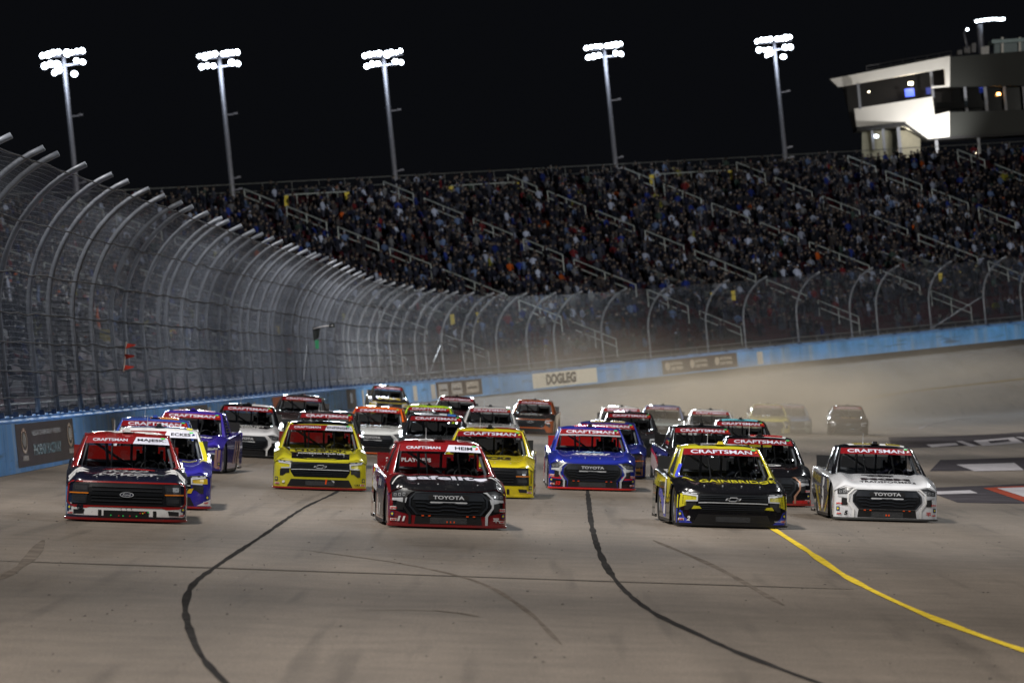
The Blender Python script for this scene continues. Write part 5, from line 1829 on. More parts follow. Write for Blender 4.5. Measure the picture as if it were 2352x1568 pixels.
# keep to what the picture can see
P = stand_pt(SSS, KK)
scr = np.array(screen(P.T)).T
vis = (scr[:, 0] > -80) & (scr[:, 0] < 2440) & (scr[:, 1] > 200) & (scr[:, 1] < 1000)
KK, SSS, P, scr = KK[vis], SSS[vis], P[vis], scr[vis]
Tn = np.stack([np.interp(SSS, WS, WNS[:, 0]), np.interp(SSS, WS, WNS[:, 1])], 1)      # outward
Tt = np.stack([Tn[:, 1], -Tn[:, 0]], 1)                                               # along


def place(local, P, Tt, Tn):
    """local (m,3): x along the row, y up the stand, z up -> (N*m,3)"""
    l = np.asarray(local)
    X = P[:, None, 0] + Tt[:, None, 0] * l[None, :, 0] + Tn[:, None, 0] * l[None, :, 1]
    Y = P[:, None, 1] + Tt[:, None, 1] * l[None, :, 0] + Tn[:, None, 1] * l[None, :, 1]
    Z = P[:, None, 2] + l[None, :, 2]
    return np.stack([X, Y, Z], -1)


sv = [(-0.23, 0.30, 0.42), (0.23, 0.30, 0.42), (0.23, 0.66, 0.40), (-0.23, 0.66, 0.40), (-0.23, 0.70, 0.80), (0.23, 0.70, 0.80), (0.23, 0.73, 0.80), (-0.23, 0.73, 0.80), (-0.23, 0.30, 0.37), (0.23, 0.30, 0.37)]
sf = [(0, 1, 2, 3), (3, 2, 5, 4), (4, 5, 6, 7), (8, 9, 1, 0)]
SV = place(sv, P, Tt, Tn)
SF = (np.arange(len(P))[:, None, None] * len(sv) + np.array(sf)[None]).reshape(-1, 4)
so = mobj('seat_rows', mesh_np(SV.reshape(-1, 3) - W0, SF, 'seat_rows'), SEATM, stand)
so['kind'] = 'stuff'

# coloured covers stretched over some of the lowest rows on the straight
for px_, mt_ in ((-60, 'y'), (-20, 'y'), (20, 'y'), (60, 'y'), (150, 'g'), (210, 'g'), (300, 'g'), (380, 'g')):
    s_ = wall_s_of_px(px_ + 60)
    col_ = plain('cover_yellow', (0.30, 0.24, 0.03), 0.9, spec=0.1) if mt_ == 'y' else plain('cover_grey', (0.15, 0.15, 0.16), 0.9, spec=0.1)
    for u0_, u1_ in ((0.5, 3.0), (3.6, 6.0)):
        q_ = [Vector(stand_pt(s_ + d_ + u_ * 0.6, u_, 1.0) - W0) for d_, u_ in ((0, u0_), (1.7, u0_), (1.7, u1_), (0, u1_))]
        mb = MB(); mb.hexa(q_ + [v_ + Vector((0, 0, 0.03)) for v_ in q_])
        mb.build('seat_cover', col_, stand)

# handrails down the aisles, in short runs
RAILM = plain('rail_paint_grey', (0.36, 0.41, 0.42), 0.5)
RAIL_DIM = plain('rail_paint_dimmed', (0.16, 0.17, 0.18), 0.5)  # same rails, colour darkened to imitate dimmer light on the straight
YTAPE = plain('yellow_marker', (0.55, 0.45, 0.04), 0.6)
ainv = Matrix.Translation(-Vector(W0))
for a in np.arange(SS0 + (AISLE / 2 + aphase - SS0) % AISLE, SS1, AISLE):
    u = 1.0
    while u < NROW - 3:
        L = 4.2
        if abs(u - 12.5) < 2.2: L = 6.5
        p0, p1 = stand_pt(a, u), stand_pt(a, min(u + L, NROW - 1))
        x0, y0 = screen(p0); x1, y1 = screen(p1)
        if max(x0, x1) > -40 and min(x0, x1) < 2400:
            mb = MB()
            p0, p1 = Vector(p0 - W0), Vector(p1 - W0)
            for h in (0.68, 1.22):
                mb.tube([p0 + Vector((0, 0, h)), p1 + Vector((0, 0, h))], 0.05, 5)
            for t in (0, 0.5, 1):
                q = p0.lerp(p1, t)
                mb.tube([q + Vector((0, 0, -0.1)), q + Vector((0, 0, 1.22))], 0.045, 5)
            mb.build('handrail', RAILM if a > 255 else RAIL_DIM, stand)
        u += L + 1.2
# side walls of the entrance ramps half way up, with a yellow marker on the end post
for a in np.arange(SS0 + (aphase - SS0) % (2 * AISLE), SS1, 2 * AISLE):
    p = stand_pt(a, 13.0)
    sx, sy = screen(p)
    if not (-40 < sx < 2420): continue
    for da in (-1.3, 1.3):
        lo0, hi0 = Vector(stand_pt(a + da, 9.0) - W0), Vector(stand_pt(a + da, 15.5) - W0)
        mb = MB()
        w = Vector((stand_pt(a + da + 0.2, 9.0) - stand_pt(a + da, 9.0)))
        up = Vector((0, 0, 1.0))
        mb.hexa([lo0 - up * 0.3, lo0 + w - up * 0.3, hi0 + w - up * 0.3, hi0 - up * 0.3, lo0 + up, lo0 + w + up, hi0 + w + up * 1.0, hi0 + up * 1.0])
        mb.build('ramp_wall', plain('ramp_wall_grey', (0.10, 0.115, 0.12), 0.7), stand)
        mb = MB()
        mb.box(tuple(lo0 + Vector((-0.15, -0.15, 0.4))), tuple(lo0 + Vector((0.15, 0.15, 1.15))))
        mb.build('ramp_marker', YTAPE, stand)
# rim rail at the top, and the railing in front of the first row
for u, hs, nm in ((NROW + 1.0, (0.5, 1.1, 1.7), 'rim_railing'), (-3.6, (0.35, 0.7, 1.05), 'front_railing')):
    mb = MB()
    s_ = np.arange(SS0, SS1, 3.0)
    zb = 1.5 + G_Z + (NROW - 1) * RISE if u > 0 else 1.5 + G_Z - 0.6
    base_ = wall_at(s_, G_OFF + min(u, NROW) * ROW + (0.9 if u > 0 else 0), 0, True) if u > 0 else wall_at(s_, G_OFF - 3.4, 0, True)
    base_[:, 2] = zb
    for h in hs:
        mb.tube([Vector(b_ - W0) + Vector((0, 0, h)) for b_ in base_], 0.03, 4)
    for b_ in base_:
        mb.tube([Vector(b_ - W0), Vector(b_ - W0) + Vector((0, 0, hs[-1]))], 0.03, 4)
    mb.build(nm, plain('rail_dull_grey', (0.16, 0.17, 0.17), 0.55), stand)
# rim enclosures (glass fronted landings at the top of some aisles)
for pxa, pxb in ((660, 800), (1040, 1190), (1500, 1680)):
    xs_ = np.array([screen(stand_pt(s_, NROW - 3.0))[0] for s_ in np.arange(200, SS1, 1.0)])
    sa, sb = np.interp([pxa, pxb], xs_, np.arange(200, SS1, 1.0))
    mb = MB()
    for h in (0.15, 1.25):
        mb.tube([Vector(stand_pt(q_, NROW - 3.0) - W0) + Vector((0, 0, h)) for q_ in np.linspace(sa, sb, 5)], 0.045, 5)
    for q_ in np.linspace(sa, sb, 7):
        b_ = Vector(stand_pt(q_, NROW - 3.0) - W0)
        mb.tube([b_, b_ + Vector((0, 0, 1.25))], 0.03, 4)
    mb.build('landing_railing', RAILM, stand)
    for q_ in (sa, sb):
        b_ = Vector(stand_pt(q_, NROW - 3.0) - W0)
        mb = MB(); mb.box(tuple(b_ + Vector((-0.18, -0.1, 0.3))), tuple(b_ + Vector((0.18, 0.1, 1.2))))
        mb.build('landing_marker', YTAPE, stand)

# ------------------------------------------------------------------ people in the stand
def crowd_colours(nm):
    base = np.array([(0.006, 0.006, 0.009), (0.010, 0.012, 0.020), (0.020, 0.020, 0.026), (0.05, 0.05, 0.06), (0.014, 0.015, 0.03), (0.42, 0.43, 0.48), (0.15, 0.14, 0.13),
                     (0.015, 0.03, 0.16), (0.15, 0.014, 0.016), (0.50, 0.09, 0.012), (0.30, 0.26, 0.03), (0.04, 0.06, 0.045), (0.055, 0.045, 0.04), (0.11, 0.15, 0.24)])
    pr = np.array([24, 18, 15, 9, 9, 5, 3.5, 3.0, 1.3, 0.6, 0.5, 1.6, 5, 3.0])
    base = base * np.array([0.66, 0.75, 0.94])
    return base, rng.choice(len(base), nm, p=pr / pr.sum())


occ = np.where(KK < 5, 0.22, np.where(KK < 10, 0.55, 0.86))
occ = occ * np.clip(0.62 + 0.55 * np.sin(SSS * 0.21 + KK * 0.35) * np.sin(KK * 0.9 + SSS * 0.07) + 0.3, 0.25, 1.0)
occ = np.where(SSS < 265, occ * 0.16, occ)
pick = rng.random(len(KK)) < occ
CP, CS, CK = P[pick], SSS[pick], KK[pick]
CTn, CTt, CSC = Tn[pick], Tt[pick], scr[pick]
depth = CP[:, 1].copy()
inframe = (CSC[:, 0] > 8) & (CSC[:, 0] < 2344)
order = np.argsort(np.where(inframe, depth, 1e9))
NIND = 290
sel = np.zeros(len(CP), bool); sel[order[:NIND]] = True


def human(pose):
    """one continuous body, about 1.75 m tall standing; x to the side, y towards the seat back, z up"""
    if pose == 'sit':
        h0, knee, foot = (0, 0.42, 0.52), (0.12, 0.02, 0.52), (0.13, 0.0, 0.06)
    else:
        h0, knee, foot = (0, 0.18, 0.92), (0.11, 0.14, 0.50), (0.12, 0.16, 0.06)
    hx, hy, hz = h0
    V = [h0, (0, hy + 0.02, hz + 0.25), (0, hy, hz + 0.47), (0, hy - 0.01, hz + 0.58), (0, hy - 0.03, hz + 0.70), (0, hy - 0.02, hz + 0.80)]
    E = [(0, 1), (1, 2), (2, 3), (3, 4), (4, 5)]
    Rr = [(0.16, 0.12), (0.15, 0.11), (0.17, 0.11), 0.05, (0.085, 0.10), 0.075]
    for s_ in (-1, 1):
        b_ = len(V)
        if pose == 'arms':
            arm = [(s_ * 0.21, hy, hz + 0.46), (s_ * 0.32, hy - 0.06, hz + 0.62), (s_ * 0.28, hy - 0.10, hz + 0.90)]
        elif pose == 'phone':
            arm = [(s_ * 0.20, hy, hz + 0.45), (s_ * 0.27, hy - 0.14, hz + 0.26), (s_ * 0.10, hy - 0.33, hz + 0.50)]
        else:
            arm = [(s_ * 0.20, hy, hz + 0.45), (s_ * 0.27, hy + 0.02, hz + 0.18), (s_ * 0.20, hy - 0.20, hz + 0.03)]
        V += arm
        E += [(2, b_), (b_, b_ + 1), (b_ + 1, b_ + 2)]
        Rr += [0.07, 0.055, 0.042]
        b_ = len(V)
        V += [(s_ * knee[0], knee[1], knee[2]), (s_ * foot[0], foot[1], foot[2]), (s_ * foot[0], foot[1] - 0.16, 0.04)]
        E += [(0, b_), (b_, b_ + 1), (b_ + 1, b_ + 2)]
        Rr += [0.075, 0.05, 0.04]
    me = skin_mesh(V, E, Rr, 1)
    head0 = hz + 0.60
    for nm_, idx in (('top', 0), ('skin', 1), ('trousers', 2), ('hair', 3)):
        pass
    for p in me.polygons:
        c = p.center
        if c.z > head0 and abs(c.x) < 0.14:
            p.material_index = 3 if (c.z > hz + 0.76 or (c.y > hy - 0.0 and c.z > hz + 0.66)) else 1
        elif c.z < hz - 0.02 or (pose == 'sit' and c.z < 0.62 and c.y < hy - 0.1 and c.z < hz + 0.02):
            p.material_index = 2
        else:
            p.material_index = 0
    return me


def obj_colour_mat(name, rough=0.8):
    m, nt, b = new_mat(name)
    oi = nt.nodes.new('ShaderNodeObjectInfo')
    nt.links.new(oi.outputs['Color'], b.inputs['Base Color'])
    b.inputs['Roughness'].default_value = rough
    return m


SKIN = plain('skin', (0.26, 0.19, 0.16), 0.6)
TROU = plain('dark_trousers', (0.02, 0.022, 0.035), 0.85)
HAIR = plain('hair', (0.03, 0.02, 0.015), 0.8)
SHIRT = obj_colour_mat('jacket')
CAP = obj_colour_mat('cap')
HM = {}
for ps in ('sit', 'stand', 'arms', 'phone'):
    me = human(ps)
    me.materials.clear()
    idx = [p.material_index for p in me.polygons]
    for mt in (SHIRT, SKIN, TROU, HAIR): me.materials.append(mt)
    me.polygons.foreach_set('material_index', idx)
    HM[ps] = me
BASEC, ci = crowd_colours(len(CP))
CNAME = ['black', 'dark navy', 'charcoal', 'grey', 'dark blue', 'white', 'beige', 'blue', 'red', 'orange', 'yellow', 'olive green', 'brown', 'pale blue']
PTXT = {'sit': 'sitting', 'stand': 'standing', 'arms': 'arms raised', 'phone': 'hands up'}
LAND = ((140, 'at the picture edge'), (290, 'left of the red pennants'), (420, 'right of the red pennants'), (560, 'between pennants and flag'), (720, 'left of the flag'), (900, 'beside the flag'), (1220, 'left of DOGLEG'), (1400, 'above DOGLEG'), (1700, 'above the brown boards'), (2000, 'right of the brown boards'), (9999, 'at the right end'))
CAPC = (('white', (0.42, 0.43, 0.47)), ('black', (0.01, 0.01, 0.012)), ('red', (0.2, 0.015, 0.015)), ('blue', (0.02, 0.05, 0.2)), ('orange', (0.4, 0.09, 0.015)), ('grey', (0.12, 0.12, 0.14)))
CAPM = {}
for ps, hz_, hy_ in (('sit', 0.52, 0.42), ('stand', 0.92, 0.18)):
    mb = MB()
    mb.lathe([(0.112, 0.70), (0.112, 0.75), (0.09, 0.80), (0.05, 0.825), (0.0, 0.83)], 10, 'z', (0, hy_ - 0.025, hz_))
    mb.hexa([(-0.08, hy_ - 0.22, hz_ + 0.70), (0.08, hy_ - 0.22, hz_ + 0.70), (0.09, hy_ - 0.10, hz_ + 0.72), (-0.09, hy_ - 0.10, hz_ + 0.72),
             (-0.08, hy_ - 0.22, hz_ + 0.712), (0.08, hy_ - 0.22, hz_ + 0.712), (0.09, hy_ - 0.10, hz_ + 0.735), (-0.09, hy_ - 0.10, hz_ + 0.735)])
    CAPM[ps] = mb.mesh('cap', True)
    CAPM[ps].materials.append(CAP)
for i in order[:NIND]:
    ps = rng.choice(['sit', 'stand', 'arms', 'phone'], p=[0.52, 0.34, 0.05, 0.09])
    o = bpy.data.objects.new('person', HM[ps])
    COL.objects.link(o)
    c = BASEC[ci[i]]
    o.color = (*c, 1)
    yaw_ = math.atan2(CTt[i, 1], CTt[i, 0]) + rng.normal(0, 0.2)
    sc_ = rng.uniform(0.93, 1.06)
    o.matrix_world = Matrix.Translation(Vector(CP[i])) @ Matrix.Rotation(yaw_, 4, 'Z') @ Matrix.Scale(sc_, 4)
    where = 'low down' if CK[i] < 7 else ('midway up' if CK[i] < 16 else 'high up')
    sx_ = CSC[i, 0]
    land = next(t for lim, t in LAND if sx_ < lim)
    cap_ = ''
    if rng.random() < 0.62:
        kc = rng.choice(len(CAPC), p=[0.3, 0.2, 0.16, 0.16, 0.1, 0.08])
        h_ = mobj('cap', CAPM['sit' if ps == 'sit' else 'stand'], None, o)
        h_.color = (*CAPC[kc][1], 1)
        cap_ = ' and %s cap' % CAPC[kc][0]
    tag(o, 'spectator in %s%s, %s %s, %s' % (CNAME[ci[i]], cap_, PTXT[ps], where, land), 'spectator', 'spectators in the grandstand')

# everyone else in the stand: one mass
def simple_person(stand_):
    hz = 0.52 if not stand_ else 0.92
    hy = 0.42 if not stand_ else 0.18
    V, F, M_ = [], [], []

    def rings(rs, mi):
        b_ = len(V)
        k = 6
        for (cx, cy, cz, rx, ry) in rs:
            for j in range(k):
                a = 2 * math.pi * j / k
                V.append((cx + rx * math.cos(a), cy + ry * math.sin(a), cz))
        for r_ in range(len(rs) - 1):
            for j in range(k):
                j2 = (j + 1) % k
                F.append((b_ + r_ * k + j, b_ + r_ * k + j2, b_ + (r_ + 1) * k + j2, b_ + (r_ + 1) * k + j)); M_.append(mi)
    rings([(0, hy, hz - 0.05, 0.17, 0.13), (0, hy, hz + 0.25, 0.20, 0.13), (0, hy, hz + 0.45, 0.23, 0.12), (0, hy, hz + 0.54, 0.08, 0.06)], 0)
    rings([(0, hy - 0.02, hz + 0.54, 0.06, 0.06), (0, hy - 0.03, hz + 0.63, 0.09, 0.10), (0, hy - 0.03, hz + 0.70, 0.095, 0.105)], 1)
    rings([(0, hy - 0.02, hz + 0.70, 0.10, 0.11), (0, hy - 0.02, hz + 0.78, 0.08, 0.09), (0, hy - 0.02, hz + 0.81, 0.0, 0.0)], 3)
    for s_ in (-1, 1):
        if stand_:
            rings([(s_ * 0.10, hy, 0.0, 0.06, 0.08), (s_ * 0.10, hy, hz, 0.09, 0.10)], 2)
        else:
            rings([(s_ * 0.10, 0.04, 0.0, 0.06, 0.07), (s_ * 0.11, 0.04, 0.50, 0.08, 0.08), (s_ * 0.10, hy - 0.08, 0.60, 0.09, 0.06)], 2)
        rings([(s_ * 0.24, hy, hz + 0.44, 0.06, 0.06), (s_ * 0.28, hy - 0.04, hz + 0.2, 0.055, 0.055), (s_ * 0.18, hy - 0.24, hz + 0.08, 0.04, 0.04)], 0)
    return np.array(V), np.array(F), np.array(M_)


crowd_V, crowd_F, crowd_C = [], [], []
rest = np.where(~sel)[0]
stnd = rng.random(len(rest)) < 0.42
off_ = 0
for flag in (True, False):
    idx = rest[stnd == flag]
    v_, f_, m_ = simple_person(flag)
    sc_ = rng.uniform(0.9, 1.07, len(idx))[:, None]
    a_ = rng.normal(0, 0.35, len(idx))
    tt = CTt[idx] * np.cos(a_)[:, None] + CTn[idx] * np.sin(a_)[:, None]
    tn = -CTt[idx] * np.sin(a_)[:, None] + CTn[idx] * np.cos(a_)[:, None]
    PV = place(v_, CP[idx], tt, tn)
    PV[..., 2] = CP[idx][:, None, 2] + (PV[..., 2] - CP[idx][:, None, 2]) * sc_
    crowd_V.append(PV.reshape(-1, 3))
    crowd_F.append((np.arange(len(idx))[:, None, None] * len(v_) + f_[None]).reshape(-1, 4) + off_)
    off_ += PV.shape[0] * PV.shape[1]
    shirt = BASEC[ci[idx]] * rng.uniform(0.6, 1.3, (len(idx), 1))
    skin_c = np.array([(0.19, 0.155, 0.14)]) * rng.uniform(0.2, 1.0, (len(idx), 1))
    trou = np.array([(0.02, 0.022, 0.035)]) * rng.uniform(0.5, 2.5, (len(idx), 1))
    hatw = rng.random(len(idx)) < 0.45
    hair = np.where(hatw[:, None], BASEC[crowd_colours(len(idx))[1]], np.array([(0.03, 0.02, 0.015)]))
    table = np.stack([shirt, skin_c, trou, hair], 1)
    crowd_C.append(table[:, m_, :].reshape(-1, 3))
me = mesh_np(np.concatenate(crowd_V), np.concatenate(crowd_F), 'crowd')
fc = np.concatenate(crowd_C)
at_ = me.attributes.new('tint', 'FLOAT_COLOR', 'FACE')
at_.data.foreach_set('color', np.concatenate([fc, np.ones((len(fc), 1))], 1).astype(np.float32).ravel())
cm, nt, b = new_mat('crowd_clothes')
an = nt.nodes.new('ShaderNodeAttribute'); an.attribute_name = 'tint'
nt.links.new(an.outputs['Color'], b.inputs['Base Color'])
b.inputs['Specular IOR Level'].default_value = 0.15
b.inputs['Roughness'].default_value = 0.85
co = mobj('crowd', me, cm)
tag(co, 'packed night crowd filling the grandstand rows', None, None, 'stuff')
print('crowd', len(rest), 'seats', len(P))

# ------------------------------------------------------------------ floodlight towers
LENS = emit('lamp_lens', (0.86, 0.94, 1.0), 14.0)
LENS_W = emit('lamp_lens_warm', (1.0, 0.85, 0.6), 12.0)
POLEM = plain('tower_steel', (0.22, 0.23, 0.28), 0.5, 0.4)
_b = MB(); _b.lathe([(0.0, 0.30), (0.10, 0.30), (0.17, 0.15), (0.26, 0.0), (0.27, -0.06)], 12, 'y'); HOUSM = _b.mesh('floodlight', True)
HOUSM.materials.append(POLEM)
_b = MB(); _b.lathe([(0.235, -0.05), (0.16, -0.08), (0.0, -0.10)], 12, 'y'); LENSM = _b.mesh('lens', True)
LENSM.materials.append(LENS)


def tower(px, pyt, pyb, d, label, heads):
    top_ = at_depth(px, pyt, d)
    g = empty('floodlight_tower', Matrix.Translation((top_.x, top_.y, 0.0)))
    tag(g, label, 'floodlight tower', 'floodlight towers behind the grandstand')
    H = top_.z
    mb = MB(); mb.tube([(0, 0, 0), (0, 0, H * 0.5), (0, 0, H)], [0.30, 0.24, 0.17], 10)
    mb.build('pole', POLEM, g, True)
    for z in (H - 0.15, H - 0.85):
        mb = MB(); mb.box((-1.6, -0.06, z - 0.06), (1.6, 0.06, z + 0.06))
        mb.build('crossarm', POLEM, g)
    for z, x in ((H - 4.6, 0.75), (H - 9.5, 0.5), (H - 10.4, 0.55)):
        mb = MB(); mb.box((0.1, -0.05, z - 0.05), (x, 0.05, z + 0.05)); mb.box((x - 0.05, -0.1, z - 0.02), (x + 0.25, 0.1, z + 0.12))
        mb.build('side_bracket', POLEM, g)
    for (x, z, rz, rx) in heads:
        h = mobj('floodlight', HOUSM, None, g)
        h.location = (x, -0.25, H + z)
        h.rotation_euler = (R(rx), 0, R(rz))
        k_ = random.uniform(0.8, 1.2)
        h.scale = (k_, k_, k_ * random.uniform(0.8, 1.15))
        h.location.z += random.uniform(-0.06, 0.06)
        mobj('lens', LENSM, None, h)
    # the lamps' own light, thrown down on the track
    return g, top_


HEADS_A = [(-1.5, 0.05, 10, 20), (-1.08, 0.08, 8, 20), (-0.68, 0.10, 0, 20), (-0.30, 0.10, 0, 20), (0.32, 0.05, -10, 20), (0.70, 0.08, -14, 20), (1.08, 0.10, -18, 20), (1.46, 0.14, -30, 20),
           (-1.40, -0.75, 10, 25), (-0.95, -0.70, 0, 25), (-0.5, -0.72, 0, 25), (0.95, -0.66, -10, 25), (1.40, -0.72, -18, 25)]
HEADS_B = HEADS_A + [(-0.75, -1.25, 20, 25), (-0.40, -1.1, 10, 25), (0.70, -1.5, -10, 25)]
for (px, py, d, lb, hd) in ((145, 124, 415, 'leftmost floodlight tower, leaning over the end of the fence', HEADS_B), (503, 128, 438, 'second floodlight tower from the left, lamps blazing over the fence', HEADS_A),
                            (880, 126, 462, 'middle floodlight tower rising above the packed stand', HEADS_A), (1387, 108, 484, 'fourth floodlight tower from the left above the upper rows', HEADS_A),
                            (1777, 93, 500, 'floodlight tower beside the white press box', HEADS_B)):
    tower(px, py, 0, d, lb, hd)
    tp = at_depth(px, py, d)
    gl_ = bpy.data.lights.new('tower_spill', 'POINT'); gl_.energy = 260; gl_.color = (0.86, 0.93, 1.0); gl_.shadow_soft_size = 0.15
    go_ = bpy.data.objects.new('tower_spill', gl_); COL.objects.link(go_); go_.location = (tp.x + 0.1, tp.y - 1.0, tp.z - 0.9)
    tgt = wall_at(np.interp(px, [145, 1777], [200, 380]), -14)
    spot('tower_lamp', (tp.x, tp.y - 1.2, tp.z + 0.2), tuple(tgt), 130 * KW, 44, (0.86, 0.93, 1.0), 2.4, 0.9)

# ------------------------------------------------------------------ press box at the top right
BD = 520.0


def bpt(px, py, d=BD):
    return at_depth(px, py, d)


pb = empty('press_box', Matrix.Translation(bpt(2050, 340)))
tag(pb, 'white and grey press box building standing above the right end of the stand', 'building')
pinv = pb.matrix_world.inverted()


def slab(name, poly, d0, thick, mat, shear=0.0, x0=2180.0):
    """outline seen at distance d0, real thickness behind it; shear pushes the far end back"""
    n_ = len(poly)
    V = []
    for k in (0, 1):
        for (x, y) in poly:
            dd = d0 + shear * abs(x - x0)
            V.append(pinv @ (bpt(x, y, dd) + Vector((0, thick * k, 0))))
    F = [tuple(range(n_))[::-1], tuple(n_ + i for i in range(n_))] + [(i, (i + 1) % n_, n_ + (i + 1) % n_, n_ + i) for i in range(n_)]
    return mobj(name, mesh_from(V, F, name), mat, pb)


PBW = plain('press_box_white', (0.78, 0.76, 0.72), 0.6, 0, 0, 0, 0.06, 0.5)
PBG = plain('press_box_grey', (0.014, 0.016, 0.014), 0.7, 0, 0, 0, 0.1, 0.5)
PBD = plain('press_box_dark', (0.006, 0.006, 0.008), 0.7)
PBL = plain('press_box_inner', (0.20, 0.20, 0.16), 0.8)
WINM = glass_mat('press_box_glass', (0.35, 0.40, 0.42))
TVM = emit('screen_blue', (0.06, 0.13, 0.9), 2.2)
slab('roof_fascia', [(1906, 182), (1925, 200), (2170, 157), (2172, 200), (2182, 199), (2182, 129)], BD, 1.2, PBW, 0.01)
slab('fascia_return', [(2140, 199), (2172, 196), (2172, 200), (2140, 203)], BD + 0.3, 0.5, PBW)
slab('balcony_front', [(1962, 250), (2142, 222), (2147, 264), (2181, 256), (2181, 314), (2132, 319), (2078, 282), (1968, 296)], BD - 0.6, 0.6, PBW, 0.01)
slab('upper_band', [(2182, 131), (2420, 112), (2420, 196), (2182, 199)], BD + 0.2, 3.0, PBG)
slab('lower_band', [(2181, 258), (2420, 250), (2420, 300), (2181, 313)], BD + 0.2, 3.0, PBG)
slab('back_wall', [(1935, 198), (2420, 120), (2420, 300), (1960, 300)], BD + 6, 0.5, PBD)
slab('floor_slab', [(1968, 292), (2080, 280), (2132, 316), (2420, 300), (2420, 306), (2132, 322), (2078, 290), (1968, 300)], BD + 0.4, 6.0, PBD)
slab('lower_wall', [(1980, 297), (2060, 287), (2060, 400), (1980, 400)], BD + 6, 0.5, PBL)
slab('lower_wall', [(2062, 300), (2114, 300), (2114, 362), (2062, 370)], BD + 4, 0.5, plain('press_box_lit_inner', (0.22, 0.21, 0.17), 0.8))  # paler copy of the inner wall colour, standing in for lamplight
for x, y0, y1, w_ in ((1971, 194, 250, 6), (2138, 160, 224, 6), (2003, 300, 345, 6), (2028, 296, 348, 6), (2063, 290, 352, 8), (2150, 316, 430, 7), (2247, 312, 420, 6), (2216, 200, 258, 6), (2262, 196, 256, 7), (2306, 194, 254, 6), (2350, 192, 252, 6)):
    slab('column', [(x - w_ / 2, y0), (x + w_ / 2, y0), (x + w_ / 2 + (y1 - y0) * 0.09, y1), (x - w_ / 2 + (y1 - y0) * 0.09, y1)], BD + 1.2, 0.4, plain('column_grey', (0.16, 0.17, 0.2), 0.5))
slab('railing_glass', [(2150, 252), (2262, 246), (2262, 230), (2150, 236)], BD + 0.8, 0.1, WINM)
slab('window', [(2186, 205), (2420, 196), (2420, 250), (2186, 257)], BD + 2.2, 0.1, WINM)
slab('screen', [(2078, 205), (2099, 203), (2101, 221), (2080, 223)], BD + 3.0, 0.15, TVM)
slab('screen', [(2127, 202), (2138, 201), (2138, 216), (2128, 217)], BD + 3.0, 0.15, emit('screen_dim', (0.05, 0.1, 0.7), 0.4))
slab('screen', [(2249, 200), (2262, 199), (2262, 212), (2250, 214)], BD + 3.0, 0.15, emit('screen_dim2', (0.05, 0.1, 0.8), 0.7))
for (x, y, r_, m_) in ((2092, 192, 5, LENS_W), (2294, 216, 4, emit('warm_bulb', (1.0, 0.45, 0.12), 14)), (2013, 313, 4, LENS), (1996, 211, 1.6, LENS_W), (2147, 357, 4, LENS_W), (2238, 353, 4, LENS_W)):
    slab('ceiling_lamp', [(x - r_, y - r_ * 0.7), (x + r_, y - r_ * 0.7), (x + r_, y + r_ * 0.7), (x - r_, y + r_ * 0.7)], BD + 1.0, 0.3, m_)
bl_ = bpt(2095, 195, BD + 2.0)
pl = bpy.data.lights.new('press_box_lamp', 'POINT'); pl.energy = 150; pl.color = (1, 0.85, 0.6); pl.shadow_soft_size = 0.2
po = bpy.data.objects.new('press_box_lamp', pl); COL.objects.link(po); po.location = bl_
bl_ = bpt(2080, 305, BD + 2.0)
pl = bpy.data.lights.new('press_box_lamp', 'POINT'); pl.energy = 130; pl.color = (1, 0.9, 0.65); pl.shadow_soft_size = 0.2
po = bpy.data.objects.new('press_box_lamp', pl); COL.objects.link(po); po.location = bl_
# lamp washing the white end wall of the press box
tp = bpt(2176, 352, BD - 6)
spot('press_box_floodlight', (tp.x, tp.y, tp.z), tuple(bpt(2130, 262)), 4.6 * KW, 90, (1.0, 0.97, 0.92), 0.4, 0.9)
# rooftop rails and plant
mb = MB()
for y0_, y1_ in ((152, 118), (160, 126)):
    mb.tube([pinv @ bpt(1990, y0_, BD + 2), pinv @ bpt(2185, y1_, BD + 2)], 0.05, 4)
for x in np.linspace(1990, 2185, 8):
    t_ = (x - 1990) / 195
    mb.tube([pinv @ bpt(x, 168 - 36 * t_, BD + 2), pinv @ bpt(x, 152 - 34 * t_, BD + 2)], 0.04, 4)
mb.build('roof_railing', plain('rail_dark', (0.05, 0.05, 0.055), 0.6), pb)
slab('roof_pavilion', [(2278, 92), (2420, 84), (2420, 92), (2278, 100)], BD + 4, 4, plain('pavilion_teal', (0.25, 0.36, 0.38), 0.5))
slab('roof_pavilion_wall', [(2284, 100), (2420, 92), (2420, 112), (2284, 124)], BD + 5, 1.0, plain('pavilion_wall', (0.12, 0.18, 0.2), 0.5))
for x in (2300, 2340):
    slab('pavilion_post', [(x, 86), (x + 5, 86), (x + 5, 122), (x, 124)], BD + 4.5, 0.2, PBW)
for x, y, w_, h_ in ((2215, 108, 14, 14), (2232, 100, 10, 20), (2200, 116, 10, 10)):
    slab('rooftop_unit', [(x, y), (x + w_, y - 1), (x + w_, y + h_), (x, y + h_)], BD + 3, 1.5, plain('rooftop_unit_grey', (0.14, 0.14, 0.15), 0.6))
slab('rooftop_unit', [(2253, 108), (2272, 106), (2272, 124), (2253, 126)], BD + 2.5, 1.5, plain('rooftop_box_white', (0.5, 0.5, 0.5), 0.6))
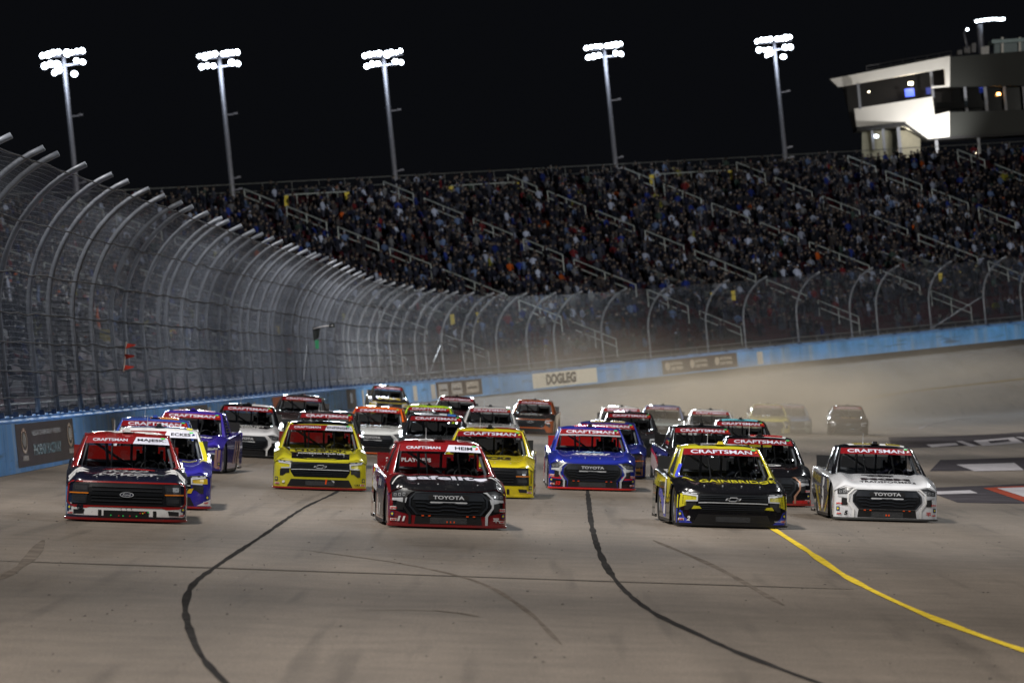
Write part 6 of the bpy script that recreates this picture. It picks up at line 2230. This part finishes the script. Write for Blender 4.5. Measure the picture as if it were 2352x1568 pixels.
# lamp posts on the press box roof
for (x0_, y0_, x1_, y1_, r_, lb) in ((2254, 122, 2250, 56, 0.30, 'thick floodlight post on the press box roof with a fan of lamps'), (2222, 112, 2214, 76, 0.10, 'thin lamp post with one bright bulb on the press box roof')):
    a, b = bpt(x0_, y0_, BD + 3), bpt(x1_, y1_, BD + 3)
    g = empty('roof_lamp_post', Matrix.Translation(a)); tag(g, lb, 'lamp post')
    q = g.matrix_world.inverted()
    pole_from('pole', [q @ a, q @ b], r_, POLEM, g, 8)
    if r_ > 0.2:
        mb = MB(); c0, c1 = q @ bpt(2236, 49, BD + 3), q @ bpt(2308, 43, BD + 3)
        mb.tube([c0, c1], 0.08, 5); mb.build('crossarm', POLEM, g)
        for x, y in ((2244, 49), (2254, 47), (2262, 46), (2271, 45), (2280, 44), (2289, 44), (2298, 45), (2304, 44)):
            h = mobj('floodlight', HOUSM, None, g); h.location = q @ bpt(x, y, BD + 2.7); h.rotation_euler = (R(22), 0, R(-10)); h.scale = (0.8, 0.8, 0.6)
            mobj('lens', LENSM, None, h)
    else:
        mb = MB(); mb.tube([q @ b, q @ bpt(2220, 69, BD + 3)], 0.08, 5); mb.build('lamp_arm', POLEM, g)
        h = mobj('floodlight', HOUSM, None, g); h.location = q @ bpt(2222, 68, BD + 2.7); h.rotation_euler = (R(20), 0, 0); h.scale = (0.55, 0.55, 0.5)
        mobj('lens', LENSM, None, h)

# ------------------------------------------------------------------ dust thrown up behind the pack
def dust(name, c, r, dens, col, fall=True):
    mb = MB()
    prof = [(math.sin(a), -math.cos(a)) for a in np.linspace(0.001, math.pi - 0.001, 13)]
    mb.lathe(prof, 24, 'z')
    o = mobj(name, mb.mesh(name, True), None)
    o.location = c; o.scale = r
    tag(o, 'pale dust hanging over the track behind the pack', None, None, 'stuff')
    m = bpy.data.materials.new('dust_air'); m.use_nodes = True
    nt = m.node_tree
    nt.nodes.remove(nt.nodes['Principled BSDF'])
    pv = nt.nodes.new('ShaderNodeVolumePrincipled')
    pv.inputs['Color'].default_value = (*col, 1)
    pv.inputs['Anisotropy'].default_value = 0.0
    tc = nt.nodes.new('ShaderNodeTexCoord')
    ln = nt.nodes.new('ShaderNodeVectorMath'); ln.operation = 'LENGTH'
    nt.links.new(tc.outputs['Object'], ln.inputs[0])
    mr = nt.nodes.new('ShaderNodeMapRange'); mr.interpolation_type = 'SMOOTHSTEP'
    mr.inputs['From Min'].default_value = 1.0; mr.inputs['From Max'].default_value = 0.1
    mr.inputs['To Min'].default_value = 0.0; mr.inputs['To Max'].default_value = dens
    nt.links.new(ln.outputs['Value'], mr.inputs['Value'])
    nz = nt.nodes.new('ShaderNodeTexNoise'); nz.inputs['Scale'].default_value = 2.2; nz.inputs['Detail'].default_value = 2
    nt.links.new(tc.outputs['Object'], nz.inputs['Vector'])
    nr = nt.nodes.new('ShaderNodeMapRange')
    nr.inputs['From Min'].default_value = 0.33; nr.inputs['From Max'].default_value = 0.62
    nr.inputs['To Min'].default_value = 0.15; nr.inputs['To Max'].default_value = 1.6
    nt.links.new(nz.outputs['Fac'], nr.inputs['Value'])
    mm = nt.nodes.new('ShaderNodeMath'); mm.operation = 'MULTIPLY'
    nt.links.new(mr.outputs['Result'], mm.inputs[0]); nt.links.new(nr.outputs['Result'], mm.inputs[1])
    nt.links.new(mm.outputs[0], pv.inputs['Density'])
    nt.links.new(pv.outputs[0], nt.nodes['Material Output'].inputs['Volume'])
    o.data.materials.append(m)
    return o


DUSTC = (0.80, 0.70, 0.56)
dust('dust', (7.5, 225, -0.9), (9, 55, 3.0), 0.016, DUSTC)
dust('dust', (10.5, 300, -0.6), (11, 70, 3.8), 0.034, DUSTC)
dust('dust', (12, 300, -0.4), (26, 85, 4.2), 0.0028, DUSTC)
dust('dust', (22, 340, -0.2), (14, 55, 3.6), 0.004, DUSTC)
dust('dust', (0, 325, 1.8), (17, 60, 4.4), 0.0055, DUSTC)
